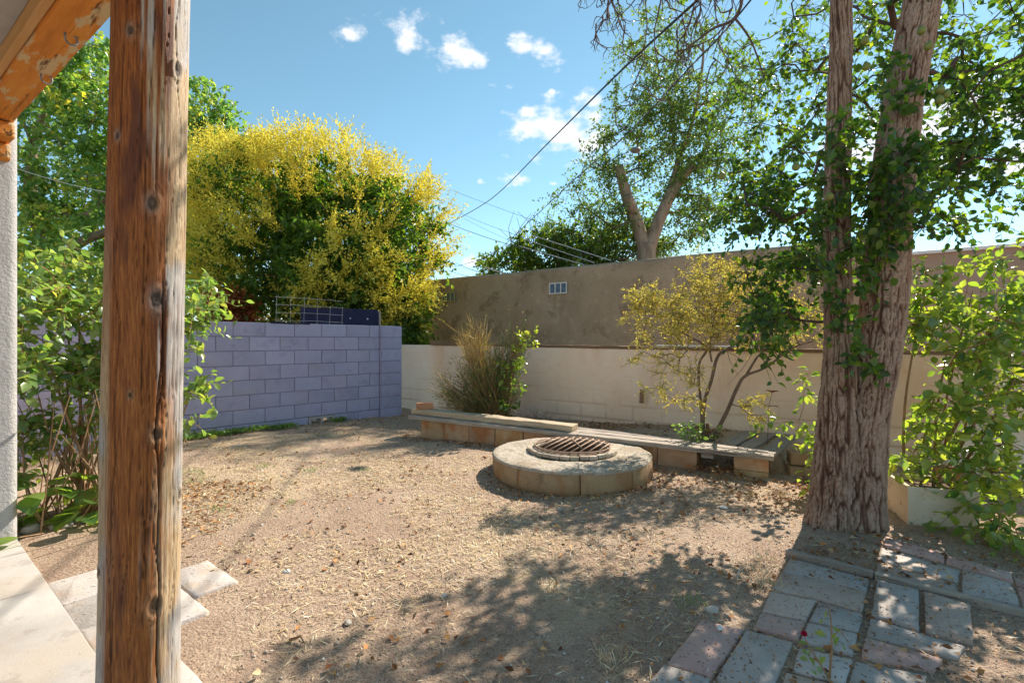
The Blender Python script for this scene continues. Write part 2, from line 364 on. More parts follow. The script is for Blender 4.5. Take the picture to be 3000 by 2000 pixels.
MT['pit_top'] = mat('pit_mortar_top', [(.3, (.40, .335, .26)), (.7, (.58, .51, .42))], 4, 9, .95, 1.0, 22, .03, second=[(30, (1, 1, 1), .56, .66, (.22, .165, .12), .75), (3, (1, 1, 1), .48, .62, (.34, .26, .18), .75), (9, (1, 1, 1), .58, .66, (.17, .125, .09), .6)])
MT['pit_brick'] = mat('pit_brick', [(.3, (.38, .31, .23)), (.7, (.50, .42, .33))], 12, 7, .95, .6, 60, .008, objrand=.22, hue=.015, second=[(30, (1, 1, 1), .58, .68, (.2, .15, .11), .7)])
MT['bench_block'] = mat('bench_block', [(.3, (.46, .30, .165)), (.7, (.60, .42, .25))], 5, 8, .95, .5, 90, .006, objrand=.15, hue=.012, second=[(4, (1, 1, 1), .45, .64, (.46, .2, .06), .8), (60, (1, 1, 1), .64, .72, (.13, .07, .04), .8)])
MT['rust'] = mat('rusty_iron', [(.3, (.26, .15, .10)), (.7, (.50, .36, .27))], 30, 6, .9, .4, 90, .003)
MT['ash'] = mat('ash_soil', [(.3, (.10, .065, .045)), (.7, (.2, .135, .09))], 20, 8, 1, .8, 50, .02)
MT['plank'] = mat('weathered_plank', [(.25, (.26, .21, .18)), (.5, (.37, .31, .26)), (.75, (.48, .42, .35))], 5, 8, .9, .6, 30, .008, stretch=(.6, 9, 9), objrand=.14, hue=.008,
                  second=[(3, (.4, 14, 14), .58, .66, (.11, .085, .07), .8), (6, (1, 3, 3), .6, .75, (.42, .29, .16), .5)])
MT['plank_warm'] = mat('tan_plank', [(.25, (.38, .28, .18)), (.5, (.52, .41, .28)), (.75, (.63, .53, .39))], 5, 8, .9, .6, 30, .008, stretch=(.6, 9, 9), objrand=.1,
                       second=[(3, (.4, 14, 14), .58, .66, (.17, .11, .07), .8)])
MT['plank_brown'] = mat('brown_plank', [(.25, (.17, .095, .055)), (.5, (.25, .15, .09)), (.75, (.33, .22, .14))], 5, 8, .9, .6, 30, .008, stretch=(.6, 9, 9), objrand=.15,
                        second=[(3, (.4, 14, 14), .58, .66, (.07, .04, .03), .8)])
MT['brick'] = mat('orange_brick', [(.3, (.40, .19, .10)), (.7, (.52, .27, .15))], 8, 7, .95, .4, 90, .004)
MT['bark'] = mat('furrowed_bark', [(.22, (.075, .036, .024)), (.42, (.19, .105, .07)), (.62, (.29, .18, .125)), (.88, (.40, .28, .21))], 9, 8, .95, .7, 60, .01, stretch=(1, 1, .3), attr=.45,
                 second=[(3, (1, 1, .25), .6, .72, (.26, .11, .055), .6)])
MT['bark_pale'] = mat('pale_bark', [(.3, (.18, .125, .09)), (.7, (.36, .27, .20))], 7, 8, .95, .8, 22, .03, stretch=(1, 1, .25))
MT['bark_thin'] = mat('twig_bark', [(.3, (.13, .085, .065)), (.7, (.24, .17, .13))], 12, 6, .95, .4, 60, .005)
MT['bark_dark'] = mat('dark_twig_bark', [(.3, (.08, .05, .042)), (.7, (.15, .10, .08))], 12, 6, .95, .4, 60, .005)
MT['bark_red'] = mat('reddish_bark', [(.3, (.11, .05, .035)), (.7, (.2, .095, .06))], 9, 6, .95, .4, 50, .006)
MT['stem'] = mat('tan_stem', [(.3, (.26, .14, .07)), (.7, (.42, .26, .14))], 14, 6, .9, .3, 60, .004)
MT['straw'] = mat('dry_straw', [(.15, (.36, .24, .12)), (.45, (.55, .41, .22)), (.75, (.68, .56, .35)), (.95, (.76, .70, .56))], 20, 3, .8, 0, attr=.02)
MT['litter'] = mat('fallen_leaves', [(.1, (.13, .05, .02)), (.35, (.30, .12, .04)), (.6, (.50, .24, .08)), (.8, (.58, .38, .17)), (.95, (.62, .52, .36))], 20, 3, .8, 0, attr=.02)
MT['pebble'] = mat('pale_pebbles', [(.2, (.32, .25, .2)), (.6, (.52, .47, .41)), (.9, (.72, .7, .67))], 20, 3, .9, 0, attr=.02)
MT['grass'] = leaf_mat('weed_green', [(.2, (.10, .19, .05)), (.8, (.22, .34, .08))], .35)
MT['wire'] = mat('black_cable', [(.3, (.02, .02, .022)), (.7, (.035, .034, .036))], 5, 3, .6, 0, spec=.4)
MT['wire_grey'] = mat('grey_wire', [(.3, (.42, .41, .4)), (.7, (.5, .5, .5))], 5, 3, .5, 0, spec=.5)
MT['navy'] = mat('navy_paint', [(.3, (.012, .012, .04)), (.7, (.02, .02, .062))], 8, 6, .6, .2, 60, .003)
MT['pear_leaf'] = leaf_mat('pear_leaf', [(.0, (.025, .062, .034)), (.4, (.055, .12, .04)), (.75, (.11, .18, .04)), (1, (.2, .25, .05))], .54, .33, (2.4, 2.3, .45), .5)
MT['pear'] = mat('pear_skin', [(.3, (.13, .17, .035)), (.7, (.2, .22, .05))], 12, 5, .5, .1, 60, spec=.4)
MT['lilac_leaf'] = leaf_mat('broad_leaf', [(.0, (.09, .2, .06)), (.5, (.24, .36, .10)), (.85, (.4, .48, .13)), (1, (.56, .55, .14))], .56, .2, (1.6, 1.5, .4), 1.0)
MT['rose_leaf'] = leaf_mat('rose_leaf', [(.0, (.10, .21, .08)), (.5, (.23, .36, .12)), (.9, (.4, .45, .14)), (1, (.6, .45, .12))], .54, .22, (1.4, 1.4, .5), 1.0)
MT['green_leaf'] = leaf_mat('shade_tree_leaf', [(.0, (.08, .19, .065)), (.5, (.18, .33, .10)), (.85, (.38, .46, .12)), (1, (.62, .54, .10))], .54, .32, (1.4, 1.45, .55), .7)
MT['rain_leaf'] = leaf_mat('rain_tree_leaf', [(.0, (.05, .12, .025)), (.6, (.13, .23, .045)), (1, (.26, .34, .06))], .52, .4, (1.6, 1.6, .45))
MT['rain_flower'] = leaf_mat('yellow_bloom', [(.0, (.44, .36, .06)), (.35, (.66, .56, .08)), (.8, (.80, .70, .14)), (1, (.64, .60, .2))], .45, .7, (1.12, 1.1, .65), .15)
MT['elm_leaf'] = leaf_mat('elm_leaf', [(.0, (.06, .12, .04)), (.6, (.125, .205, .06)), (1, (.24, .29, .1))], .5, .42, (1.6, 1.6, .55))
MT['far_leaf'] = leaf_mat('far_tree_leaf', [(.0, (.04, .09, .025)), (.6, (.11, .18, .04)), (1, (.26, .31, .06))], .5, .38, (1.8, 1.8, .45))
MT['mesq_leaf'] = leaf_mat('feathery_leaf', [(.0, (.28, .31, .08)), (.45, (.5, .48, .13)), (.8, (.72, .58, .2)), (1, (.72, .46, .17))], .46, .6, (1.25, 1.15, .55), .2)
MT['broom'] = leaf_mat('broom_stem', [(.0, (.08, .14, .05)), (.45, (.16, .2, .07)), (.7, (.34, .28, .09)), (1, (.66, .46, .19))], .2, .6, (1.2, 1.2, .6), .2)
MT['orange_leaf'] = leaf_mat('orange_leaf', [(.0, (.25, .05, .02)), (.6, (.42, .12, .03)), (1, (.45, .22, .06))], .4, .5)
MT['rose_red'] = leaf_mat('rose_petal', [(.0, (.45, .01, .05)), (1, (.6, .03, .1))], .2, .5, (1.2, .8, .8))

def grime(m, rgb, amt):
    nt = m.node_tree; b = nt.nodes['Principled BSDF']; src = b.inputs['Base Color'].links[0].from_socket
    at = nt.nodes.new('ShaderNodeAttribute'); at.attribute_name = 'tint'; mu = nt.nodes.new('ShaderNodeMath'); mu.operation = 'MULTIPLY'; mu.inputs[1].default_value = amt; mu.use_clamp = True
    mx = nt.nodes.new('ShaderNodeMix'); mx.data_type = 'RGBA'; mx.inputs['B'].default_value = (*rgb, 1)
    nt.links.new(at.outputs['Fac'], mu.inputs[0]); nt.links.new(mu.outputs[0], mx.inputs['Factor']); nt.links.new(src, mx.inputs['A']); nt.links.new(mx.outputs['Result'], b.inputs['Base Color'])
grime(MT['cream'], (.42, .23, .11), .75)      # rust-brown dirt held in the plaster joints

# ------------------------------------------------------------------ ground
def gz(x, y):
    x = np.asarray(x, float); y = np.asarray(y, float)
    b = x * B2[0] + y * B2[1]; m = x * M2[0] + y * M2[1]
    p = np.stack([x, y, x * 0], -1)
    near = np.exp(-((np.hypot(x, y - 4)) / 14) ** 4)
    z = ((fbm(p * .7, 3, 3) - .5) * .05 + (fbm(p * 5, 3, 9) - .5) * .018) * near
    # rises gently toward the purple wall, soil of the planting bed behind the bench
    z = z + .085 * sst(1.2, 3.5, -x) * sst(3.5, 6, y) * sst(12, 8, y)
    xl, yl = bench_xy(np.stack([x, y], -1))
    bed = sst(.34, .44, yl) * sst(6.9, 6.7, m) * sst(-.15, .5, xl) * sst(NL + .15, NL, xl) * (.10 + .11 * sst(.5, 4, xl))
    z = z * (1 - .6 * sst(1.4, .9, m)) + bed
    # level under patios
    pm = sst(1.35, 1.15, m + .02) * sst(-.6, -1.0, x)
    z = z * (1 - pm) - .012 * pm
    return z
def gz1(x, y): return float(gz(np.array([x]), np.array([y]))[0])
def build_ground():
    xs = np.concatenate([[-400, -200, -100, -50, -30, -20, -14], np.arange(-10, 7, .055), [9, 14, 20, 30, 50, 100, 200, 400]])
    ys = np.concatenate([[-60, -30, -15, -6, -2], np.arange(.6, 10.6, .055), [12, 14, 18, 25, 40, 80, 150, 300, 600]])
    X, Y = np.meshgrid(xs, ys); Z = gz(X, Y); V = np.c_[X.ravel(), Y.ravel(), Z.ravel()]
    nx, ny = len(xs), len(ys); i = (np.arange(ny - 1)[:, None] * nx + np.arange(nx - 1)[None]).ravel()
    o = obj('ground', mesh_np('ground', V, [np.c_[i, i + 1, i + nx + 1, i + nx]], smooth=True), MT['dirt'])
    tag(o, 'dry reddish tan dirt of the back yard', kind='structure')
build_ground()

# ------------------------------------------------------------------ house corner with porch beam
def build_house():
    h = empty('house', 'white stucco house corner with orange porch beam above the patio', 'house', loc=(0, 0, 0))
    pw = G(55, 1570, .04)                       # wall corner on the slab
    b0, m0 = bm_of(pw)
    # rounded-corner wall, outline in b,m coordinates
    r = .05; pts = []
    for k in range(7):
        a = math.pi / 2 * k / 6; pts.append((b0 - r + r * math.cos(a), m0 - r + r * math.sin(a)))
    pts = [(b0, m0 - 4.2)] + pts + [(b0 - 3.2, m0), (b0 - 3.2, m0 - 4.2)]
    poly = [BM(b, m)[:2] for b, m in pts]; k = len(poly)
    zs = np.linspace(0, 3.35, 60); V = np.vstack([np.c_[poly, np.full(k, z)] for z in zs])
    i = np.arange(k); j = (i + 1) % k
    fs = np.vstack([np.c_[i, j, j + k, i + k] + k * q for q in range(len(zs) - 1)])
    obj('wall', mesh_np('house_wall', V, [fs, (np.arange(k) + k * (len(zs) - 1))[None]]), MT['stucco'], h)
    # beam along B from the wall over the post
    zb = 2.72; L = 5.2
    ang = math.atan2(B2[1], B2[0])
    bmt = mat('orange_stained_beam', [(.25, (.42, .13, .02)), (.5, (.64, .23, .035)), (.75, (.74, .34, .07))], 3, 8, .75, .4, 20, .008, stretch=(.5, 5, 5), spec=.3,
              second=[(2.6, (.8, 3, 3), .53, .58, (.6, .46, .27), .9), (3.5, (.6, 5, 5), .58, .63, (.12, .045, .015), .9), (3, (.4, 14, 14), .6, .66, (.14, .05, .015), .7)])
    mid = BM(b0 + L / 2 - .25, m0 - .125, zb)
    beam = obj('beam', box_me('beam', L, .155, .24, .012, .006, 3, 30), bmt, h, mid, (0, 0, ang))
    trim = obj('trim_board', box_me('trim_board', L, .034, .16, .006, .002, 5, 20), mat('tan_stained_board', [(.3, (.48, .25, .09)), (.7, (.62, .38, .17))], 3, 7, .8, .3, 20, .006, stretch=(.5, 6, 6)), h, BM(b0 + L / 2 - .25, m0 - .222, zb + .02), (0, 0, ang))
    # porch ceiling behind the beam
    obj('porch_ceiling', box_me('porch_ceiling', L, 2.6, .1, 0), MT['stucco'], h, BM(b0 + L / 2 - .25, m0 - .242 - 1.3, zb + .1), (0, 0, ang))
    # stepped corbel under the beam at the wall
    for q, (ln, zz) in enumerate(((.34, .105), (.22, .11))):
        obj('corbel', box_me('corbel', ln, .17, zz - .004, .018, .004, 9 + q, 3), bmt, h, BM(b0 + ln / 2 - .16, m0 - .13, zb - .002 - sum((.107, .11)[:q + 1])), (0, 0, ang))
    # cup hooks screwed into the beam
    for u, v in ((190, 95), (120, 215)):
        d = F * (zb - H) / (1000 - v); p = P(u, v, d)
        tb = Tubes(); a = np.linspace(0, 1.35 * math.pi, 14); rr = .022
        pts = np.vstack([[[0, 0, .035], [0, 0, .0]], np.c_[rr - rr * np.cos(a), a * 0, -rr * np.sin(a) * 1.15]])
        tb.add(pts, .0045, 6); s_ = obj('hook', tb.mesh('hook'), mat('dark_steel', [(.3, (.05, .045, .045)), (.7, (.3, .29, .3))], 30, 3, .45, 0, spec=.6), h, p - np.array([0, 0, .02]), (0, 0, 1.0))
    return b0, m0
HB, HM = build_house()

# ------------------------------------------------------------------ log post
def build_post():
    base = np.array([(404 - 1500) / F * 1.67, 1.67, .03]); top = np.array([(449 - 1500) / F * 1.67, 1.67, 2.72])
    na, nh = 200, 620
    a = np.linspace(0, 2 * math.pi, na, endpoint=False); t = np.linspace(0, 1, nh); A, Tt = np.meshgrid(a, t); z = Tt * 2.69
    R = .1145 - .0085 * Tt
    p = np.stack([np.cos(A) * 1.2, np.sin(A) * 1.2, z * .9], -1)
    R = R + (fbm(p, 3, 2) - .5) * .012
    fine = np.stack([np.cos(A) * 14, np.sin(A) * 14, z * 1.6], -1)
    fb = fbm(fine, 4, 4); R = R + (fb - .5) * .005
    tint = np.zeros_like(R)
    # angle of the vertex as seen from the camera (front = -y)
    fa = (A - 1.5 * math.pi - .635 + math.pi) % (2 * math.pi) - math.pi        # 0 faces the camera, + to the right
    def crack(z0, z1, ang, wdt, dep, seed):
        nonlocal R, tint
        wob = (fbm(np.stack([z * 3, z * 0 + seed, z * 0], -1), 3, seed) - .5) * .4
        prof = np.exp(-((fa - ang - wob) / wdt) ** 2) * sst(z0, z0 + .12, z) * sst(z1, z1 - .12, z)
        R = R - dep * prof; tint = np.maximum(tint, prof * min(1, dep / .008))
    crack(.05, 1.5, .42, .022, .014, 11); crack(1.05, 1.55, .40, .03, .012, 12)
    crack(1.3, 2.7, .05, .012, .006, 13); crack(1.5, 2.65, -.75, .013, .006, 14); crack(.1, 1.7, -.78, .015, .007, 15)
    crack(.2, 1.0, .02, .01, .005, 16); crack(1.8, 2.6, .78, .014, .006, 17); crack(.2, 1.2, .82, .01, .005, 18); crack(.4, 2.2, 1.1, .014, .006, 19)
    for q in range(60): 
        z0 = rng.random() * 2.3; crack(z0, z0 + .25 + rng.random() * .6, rng.uniform(-1.5, 1.5), .006 + .006 * rng.random(), .003 + .003 * rng.random(), 30 + q)
    # knots: (photo u, v)
    knot = np.zeros_like(R)
    for u, v, s in ((458, 905, .045), (445, 625, .04), (520, 210, .035), (455, 1300, .035), (450, 1805, .045), (525, 1500, .026), (385, 1180, .016), (385, 140, .026), (350, 440, .02), (300, 1690, .022)):
        zk = H - (v - 1000) / F * 1.6; uc = 404 + 45 * (zk - .03) / 2.69
        an = math.asin(max(-.97, min(.97, (u - uc) / 121)))
        dd = np.hypot((fa - an) * .14, (z - .03 - zk + .03) * .75) / s
        R = R + .008 * np.exp(-(dd * 1.2) ** 2) - .013 * np.exp(-(dd * 3) ** 2) + .0022 * np.sin(dd * 11) * np.exp(-(dd) ** 2)
        knot = np.maximum(knot, np.exp(-(dd * 1.5) ** 2)); tint = np.maximum(tint, .95 * np.exp(-(dd * 2.6 + .5 * np.sin(dd * 9 + 3 * fb)) ** 2))
    cx = base[0] + (top[0] - base[0]) * Tt; V = np.stack([cx + R * np.cos(A), base[1] + R * np.sin(A), base[2] + z], -1).reshape(-1, 3)
    # stain wears off on the weathered right side
    edge = .46 + (fbm(np.stack([z * 4, z * 0, z * 0], -1), 4, 8) - .5) * .5 - .05 * sst(1.5, 2.3, z)
    streak = fbm(np.stack([A * 9, z * 1.3, z * 0], -1), 4, 44)
    wear = sst(-.25, .35, fa - edge + (fb - .5) * 1.3 + (streak - .5) * (.5 + 2.2 * sst(1.0, 1.5, z)) + (fbm(p * 2.2, 4, 21) - .5) * 1.0 * sst(.9, 1.6, z)) * sst(2.4, 1.8, fa)
    wear = np.maximum(wear, sst(-.8, -1.15, fa + (fb - .5) * .5) * .85 * sst(1.9, 1.0, z)); wear = np.maximum(wear, knot * .6)
    i = (np.arange(nh - 1)[:, None] * na + np.arange(na)[None]).ravel(); j = (np.arange(nh - 1)[:, None] * na + (np.arange(na)[None] + 1) % na).ravel()
    me = mesh_np('post', V, [np.c_[i, j, j + na, i + na]], {'crack': tint.ravel(), 'wear': wear.ravel()}, True)
    m = bpy.data.materials.new('stained_log'); m.use_nodes = True; nt = m.node_tree; N = nt.nodes.new; L = nt.links.new; b = nt.nodes['Principled BSDF']
    b.inputs['Roughness'].default_value = .62; b.inputs['Specular IOR Level'].default_value = .3
    tc = N('ShaderNodeTexCoord'); mp = N('ShaderNodeMapping'); mp.inputs['Scale'].default_value = (120, 120, 7.0); L(tc.outputs['Object'], mp.inputs[0])
    nz = N('ShaderNodeTexNoise'); nz.inputs['Scale'].default_value = 1.6; nz.inputs['Detail'].default_value = 9; nz.inputs['Roughness'].default_value = .75; L(mp.outputs[0], nz.inputs['Vector'])
    def ramp(cs):
        cr = N('ShaderNodeValToRGB'); e = cr.color_ramp.elements
        while len(e) < len(cs): e.new(.5)
        for q, (pp, c) in enumerate(cs): e[q].position = pp; e[q].color = (*c, 1)
        L(nz.outputs['Fac'], cr.inputs[0]); return cr.outputs[0]
    st = ramp([(.28, (.07, .02, .008)), (.43, (.21, .062, .015)), (.57, (.37, .125, .028)), (.75, (.52, .25, .085))])
    we = ramp([(.3, (.17, .09, .04)), (.43, (.42, .27, .14)), (.57, (.58, .44, .28)), (.75, (.68, .58, .44))])
    gr = ramp([(.3, (.17, .14, .13)), (.46, (.40, .36, .33)), (.7, (.60, .56, .52))])
    n2 = N('ShaderNodeTexNoise'); n2.inputs['Scale'].default_value = 3.2; n2.inputs['Detail'].default_value = 6; m2 = N('ShaderNodeMapping'); m2.inputs['Scale'].default_value = (1.4, 1.4, .6); L(tc.outputs['Object'], m2.inputs[0]); L(m2.outputs[0], n2.inputs['Vector'])
    r2 = N('ShaderNodeMapRange'); r2.inputs['From Min'].default_value = .49; r2.inputs['From Max'].default_value = .56; L(n2.outputs['Fac'], r2.inputs['Value'])
    def mix(f, a_, b_):
        x = N('ShaderNodeMix'); x.data_type = 'RGBA'; L(f, x.inputs['Factor']); L(a_, x.inputs['A']); L(b_, x.inputs['B']); return x.outputs['Result']
    wa = N('ShaderNodeAttribute'); wa.attribute_name = 'wear'; ca = N('ShaderNodeAttribute'); ca.attribute_name = 'crack'
    dk = N('ShaderNodeRGB'); dk.outputs[0].default_value = (.035, .018, .01, 1)
    n5 = N('ShaderNodeTexNoise'); n5.inputs['Scale'].default_value = 4.5; n5.inputs['Detail'].default_value = 5; m5 = N('ShaderNodeMapping'); m5.inputs['Scale'].default_value = (3, 3, .5); m5.inputs['Location'].default_value = (5, 2, 1); L(tc.outputs['Object'], m5.inputs[0]); L(m5.outputs[0], n5.inputs['Vector'])
    r5 = N('ShaderNodeMapRange'); r5.inputs['From Min'].default_value = .5; r5.inputs['From Max'].default_value = .62; r5.inputs['To Max'].default_value = .8; L(n5.outputs['Fac'], r5.inputs['Value'])
    dst = N('ShaderNodeRGB'); dst.outputs[0].default_value = (.10, .032, .02, 1)
    c = mix(ca.outputs['Fac'], mix(wa.outputs['Fac'], mix(r5.outputs[0], st, dst.outputs[0]), mix(r2.outputs[0], we, gr)), dk.outputs[0])
    L(c, b.inputs['Base Color'])
    bp = N('ShaderNodeBump'); bp.inputs['Strength'].default_value = .8; bp.inputs['Distance'].default_value = .006; L(nz.outputs['Fac'], bp.inputs['Height']); L(bp.outputs[0], b.inputs['Normal'])
    o = obj('wooden_post', me, m); tag(o, 'thick round log porch post, orange stain worn pale on one side, with knots and cracks', 'post')
build_post()

# ------------------------------------------------------------------ concrete patio and pavers
def build_patio():
    pb, pm = HB, HM
    p0 = G(50, 1576, .04); p1 = G(283, 1913, .04); d = unit((p1 - p0)[:2]); n = np.array([-d[1], d[0]])
    if n[1] > 0: n = -n                          # toward the house
    root = tag(bpy.data.objects.new('patio', None), 'pale concrete patio slabs under the porch', kind='structure'); col.objects.link(root)
    q = [-1.2, .15, 1.02, 2.2, 3.6]              # joints along the edge, measured from p0
    for i in range(4):
        for j in range(2):
            w0, w1 = j * 1.25, j * 1.25 + 1.242
            s0, s1 = q[i] + .004, q[i + 1] - .004
            poly = [p0[:2] + d * s + n * w for s, w in ((s0, w0), (s1, w0), (s1, w1), (s0, w1))]
            obj('slab', prism_me('slab', poly, -.06, .04, .006, .002), MT['concrete'], root)
    # cap blocks between slab and dirt
    pr = tag(bpy.data.objects.new('paver_strip', None), 'strip of pale grey cap blocks beside the concrete patio', kind='structure'); col.objects.link(pr)
    o = -n
    for (s0, s1, w0, w1) in ((.883, 1.25, .008, .222), (1.258, 1.625, .008, .222), (1.633, 2.04, .008, .222), (2.048, 2.45, .008, .222), (1.475, 1.885, .23, .445), (1.06, 1.467, .23, .445), (.89, 1.052, .23, .445), (1.258, 1.67, .455, .672)):
        poly = [p0[:2] + d * (s + .0) + o * w for s, w in ((s0, w0), (s1, w0), (s1, w1), (s0, w1))]
        obj('paver', prism_me('paver', poly, -.06, .004 + rng.random() * .008, .006, .004), MT['paver'], pr)
build_patio()

def build_paving():
    root = tag(bpy.data.objects.new('paved_path', None), 'loose grey, tan and pink cap block paving beside the big tree', kind='structure'); col.objects.link(root)
    Z = lambda pts: [G(1800 + x / 1.96, 1400 + y / 1.96, .02)[:2] for x, y in pts]
    quads = [('paver', [(1010, 450), (1460, 568), (1447, 640), (965, 530)]), ('paver_tan', [(960, 538), (1443, 650), (1420, 765), (1165, 690), (905, 640)]),
             ('paver_tan', [(898, 648), (1160, 697), (1098, 810), (845, 758)]), ('paver_pink', [(838, 768), (1092, 818), (1057, 922), (800, 848)]),
             ('paver', [(1172, 708), (1424, 774), (1398, 882), (1118, 812)]), ('paver', [(1112, 826), (1396, 893), (1374, 1008), (1068, 928)]),
             ('paver_pink', [(500, 806), (745, 862), (555, 1130), (300, 1058)]), ('paver', [(757, 872), (1020, 942), (905, 1200), (585, 1140)]),
             ('paver', [(282, 1068), (545, 1148), (470, 1300), (150, 1230)]), ('paver', [(1058, 965), (1368, 1034), (1325, 1172), (1025, 1090)]),
             ('paver_tan', [(985, 1100), (1315, 1185), (1270, 1330), (930, 1260)]),
             ('paver', [(1508, 580), (1748, 640), (1748, 862), (1476, 782)]), ('paver_tan', [(1778, 652), (2045, 728), (2060, 935), (1785, 868)]),
             ('paver', [(1470, 792), (1770, 884), (2015, 955), (1975, 1020), (1450, 900)]), ('paver_pink', [(1442, 914), (1880, 1035), (1835, 1100), (1420, 1022)]),
             ('paver_pink', [(1558, 335), (1905, 437), (1892, 478), (1545, 382)]), ('paver_pink', [(1915, 442), (2280, 545), (2290, 600), (1902, 482)]),
             ('paver', [(1535, 392), (1985, 522), (1972, 590), (1515, 462)]), ('paver_tan', [(1510, 472), (1965, 600), (1985, 668), (1505, 543)]),
             ('paver', [(2000, 528), (2275, 605), (2330, 735), (1998, 660)]), ('paver_pink', [(2290, 560), (2600, 650), (2680, 800), (2345, 735)]),
             ('paver', [(1385, 1040), (1800, 1120), (1760, 1230), (1345, 1180)])]
    for mn, q in quads:
        obj('paver', prism_me('paver', Z(q), -.05, .012 + rng.random() * .014, .005, .004), MT[mn], root)
    for (a, b_) in (((985, 420), (1490, 556)), ((1497, 558), (2420, 796))):
        p, q = np.array(Z([a])[0]), np.array(Z([b_])[0]); L = np.linalg.norm(q - p); c = (p + q) / 2
        obj('edging_board', box_me('edging_board', L, .04, .09, .004, .004, 2, 12), MT['plank'], root, (c[0], c[1], -.05), (0, 0, math.atan2(*(q - p)[::-1])))
build_paving()

# ------------------------------------------------------------------ purple block wall
WB = np.array([.68, .733]); WB = WB / np.linalg.norm(WB); QN = np.array([WB[1], -WB[0]])
WE = np.array([-1.98, 8.74])
def on_blue(t, out=0., z=0.): p = WE - WB * t + QN * out; return np.array([p[0], p[1], z])
def build_blue_wall():
    w = empty('block_wall', 'lavender painted concrete block wall below the yellow flowering tree', 'wall')
    ang = math.atan2(WB[1], WB[0]); ch = .2032; z0 = 1.602 - 8 * ch; g = .009; BL = .42
    full = box_me('block', BL - g, .19, ch - g, .006, .0018, 1); half = box_me('block_short', .195 - g, .19, ch - g, .006, .0015, 4)
    import bmesh
    def hollow():
        bm = bmesh.new(); sx, sz, dy = BL - g, ch - g, .19
        xs = [-sx / 2, -sx / 2 + .035, -.018, .018, sx / 2 - .035, sx / 2]; zs = [0, .03, sz - .03, sz]
        for y, sgn in ((-dy / 2, 1), (dy / 2, -1)):
            vv = [[bm.verts.new((x, y, z)) for x in xs] for z in zs]
            for r_ in range(3):
                for c in range(5):
                    if r_ == 1 and c in (1, 3): continue
                    f = [vv[r_][c], vv[r_][c + 1], vv[r_ + 1][c + 1], vv[r_ + 1][c]]
                    bm.faces.new(f if sgn > 0 else f[::-1])
            if sgn > 0: fr = vv
        bk = vv
        for c in (1, 3):
            lp = [(1, c), (1, c + 1), (2, c + 1), (2, c)]
            for k in range(4):
                (r1, c1), (r2, c2) = lp[k], lp[(k + 1) % 4]
                bm.faces.new([fr[r2][c2], fr[r1][c1], bk[r1][c1], bk[r2][c2]])
        out = [(0, c) for c in range(6)] + [(1, 5), (2, 5)] + [(3, c) for c in range(5, -1, -1)] + [(2, 0), (1, 0)]
        for k in range(len(out)):
            (r1, c1), (r2, c2) = out[k], out[(k + 1) % len(out)]
            bm.faces.new([fr[r1][c1], fr[r2][c2], bk[r2][c2], bk[r1][c1]])
        bmesh.ops.recalc_face_normals(bm, faces=bm.faces)
        me = bpy.data.meshes.new('hollow_block'); bm.to_mesh(me); bm.free(); return me
    hm = hollow()
    TL = 7.2
    for c in range(8):                           # course from the top
        z = 1.602 - (c + 1) * ch; odd = c % 2 == 0
        t = .595 if odd else .385
        edges = [.412] + [t + BL * k for k in range(0 if odd else 1, 17)]
        for k in range(len(edges) - 1):
            t0, t1 = edges[k], edges[k + 1]; tm = (t0 + t1) / 2
            if t1 > TL: break
            hol = c == 7 and (abs(tm - 1.435) < .1 or abs(tm - 3.115) < .1)
            p = on_blue(tm, -.095 + (rng.random() - .5) * .005 + (.012 if hol else 0), z + g / 2)
            if k == 0:
                s = (t1 - t0 - g) / (BL - g); o = obj('block', full, MT['blue'], w, p, (0, 0, ang)); o.scale = (s, 1, 1)
            else: o = obj('block', hm if hol else full, MT['hollow'] if hol else MT['blue'], w, p, (0, 0, ang))
    # mortar core a little behind the faces, open behind the hollow blocks
    def core(t0, t1, za, zb):
        return obj('mortar', box_me('mortar', t1 - t0, .17, zb - za, 0), MT['mortar'], w, on_blue((t0 + t1) / 2, -.0995, za), (0, 0, ang))
    core(.30, TL, z0 + ch + .002, 1.594); core(.30, 1.228, z0 - .1, z0 + ch - .002); core(1.642, 2.908, z0 - .1, z0 + ch - .002); core(3.322, TL, z0 - .1, z0 + ch - .002)
    pil = box_me('pilaster_block', .405, .25, ch - g, .007, .002, 8)
    for c in range(8): obj('pilaster_block', pil, MT['blue'], w, on_blue(.2, -.07 + (rng.random() - .5) * .008, 1.602 - (c + 1) * ch + g / 2), (0, 0, ang + (rng.random() - .5) * .01))
    obj('mortar', box_me('mortar', .385, .235, 1.6, 0), MT['mortar'], w, on_blue(.2, -.07, -.008), (0, 0, ang))
    # navy paint spilled over the top edge
    for t0, t1, dp in ((1.62, 2.2, .02),):
        obj('paint_strip', box_me('paint_strip', t1 - t0, .03, .024, .003, .004, 6, 8), MT['navy'], w, on_blue((t0 + t1) / 2, -.012, 1.602 - .016), (0, 0, ang))
    # navy board standing behind, wire panel leaning on the wall
    bd = empty('navy_board', 'dark navy painted board behind the top of the block wall', 'board')
    a = on_blue(.22, -.34, 1.36); bpos = on_blue(1.62, -.30, 1.36); c = (a + bpos) / 2; L = np.linalg.norm(a - bpos)
    obj('panel', box_me('panel', L, .03, .52, .004, .002, 2, 6), MT['navy'], bd, c, (0, rad(-1.2), math.atan2(*(a - bpos)[:2][::-1])))
    obj('end_strip', box_me('end_strip', .03, .05, .5, .003), MT['plank'], bd, on_blue(.2, -.34, 1.37), (0, 0, ang))
    for t in (.45, .78): obj('bolt', box_me('bolt', .025, .012, .025, .004), MT['white_metal'], bd, on_blue(t, -.315, 1.71), (0, 0, ang))
    wp = Tubes(); O = lambda t, z: on_blue(t, -.16 - .04 * (z - 1.4), z)
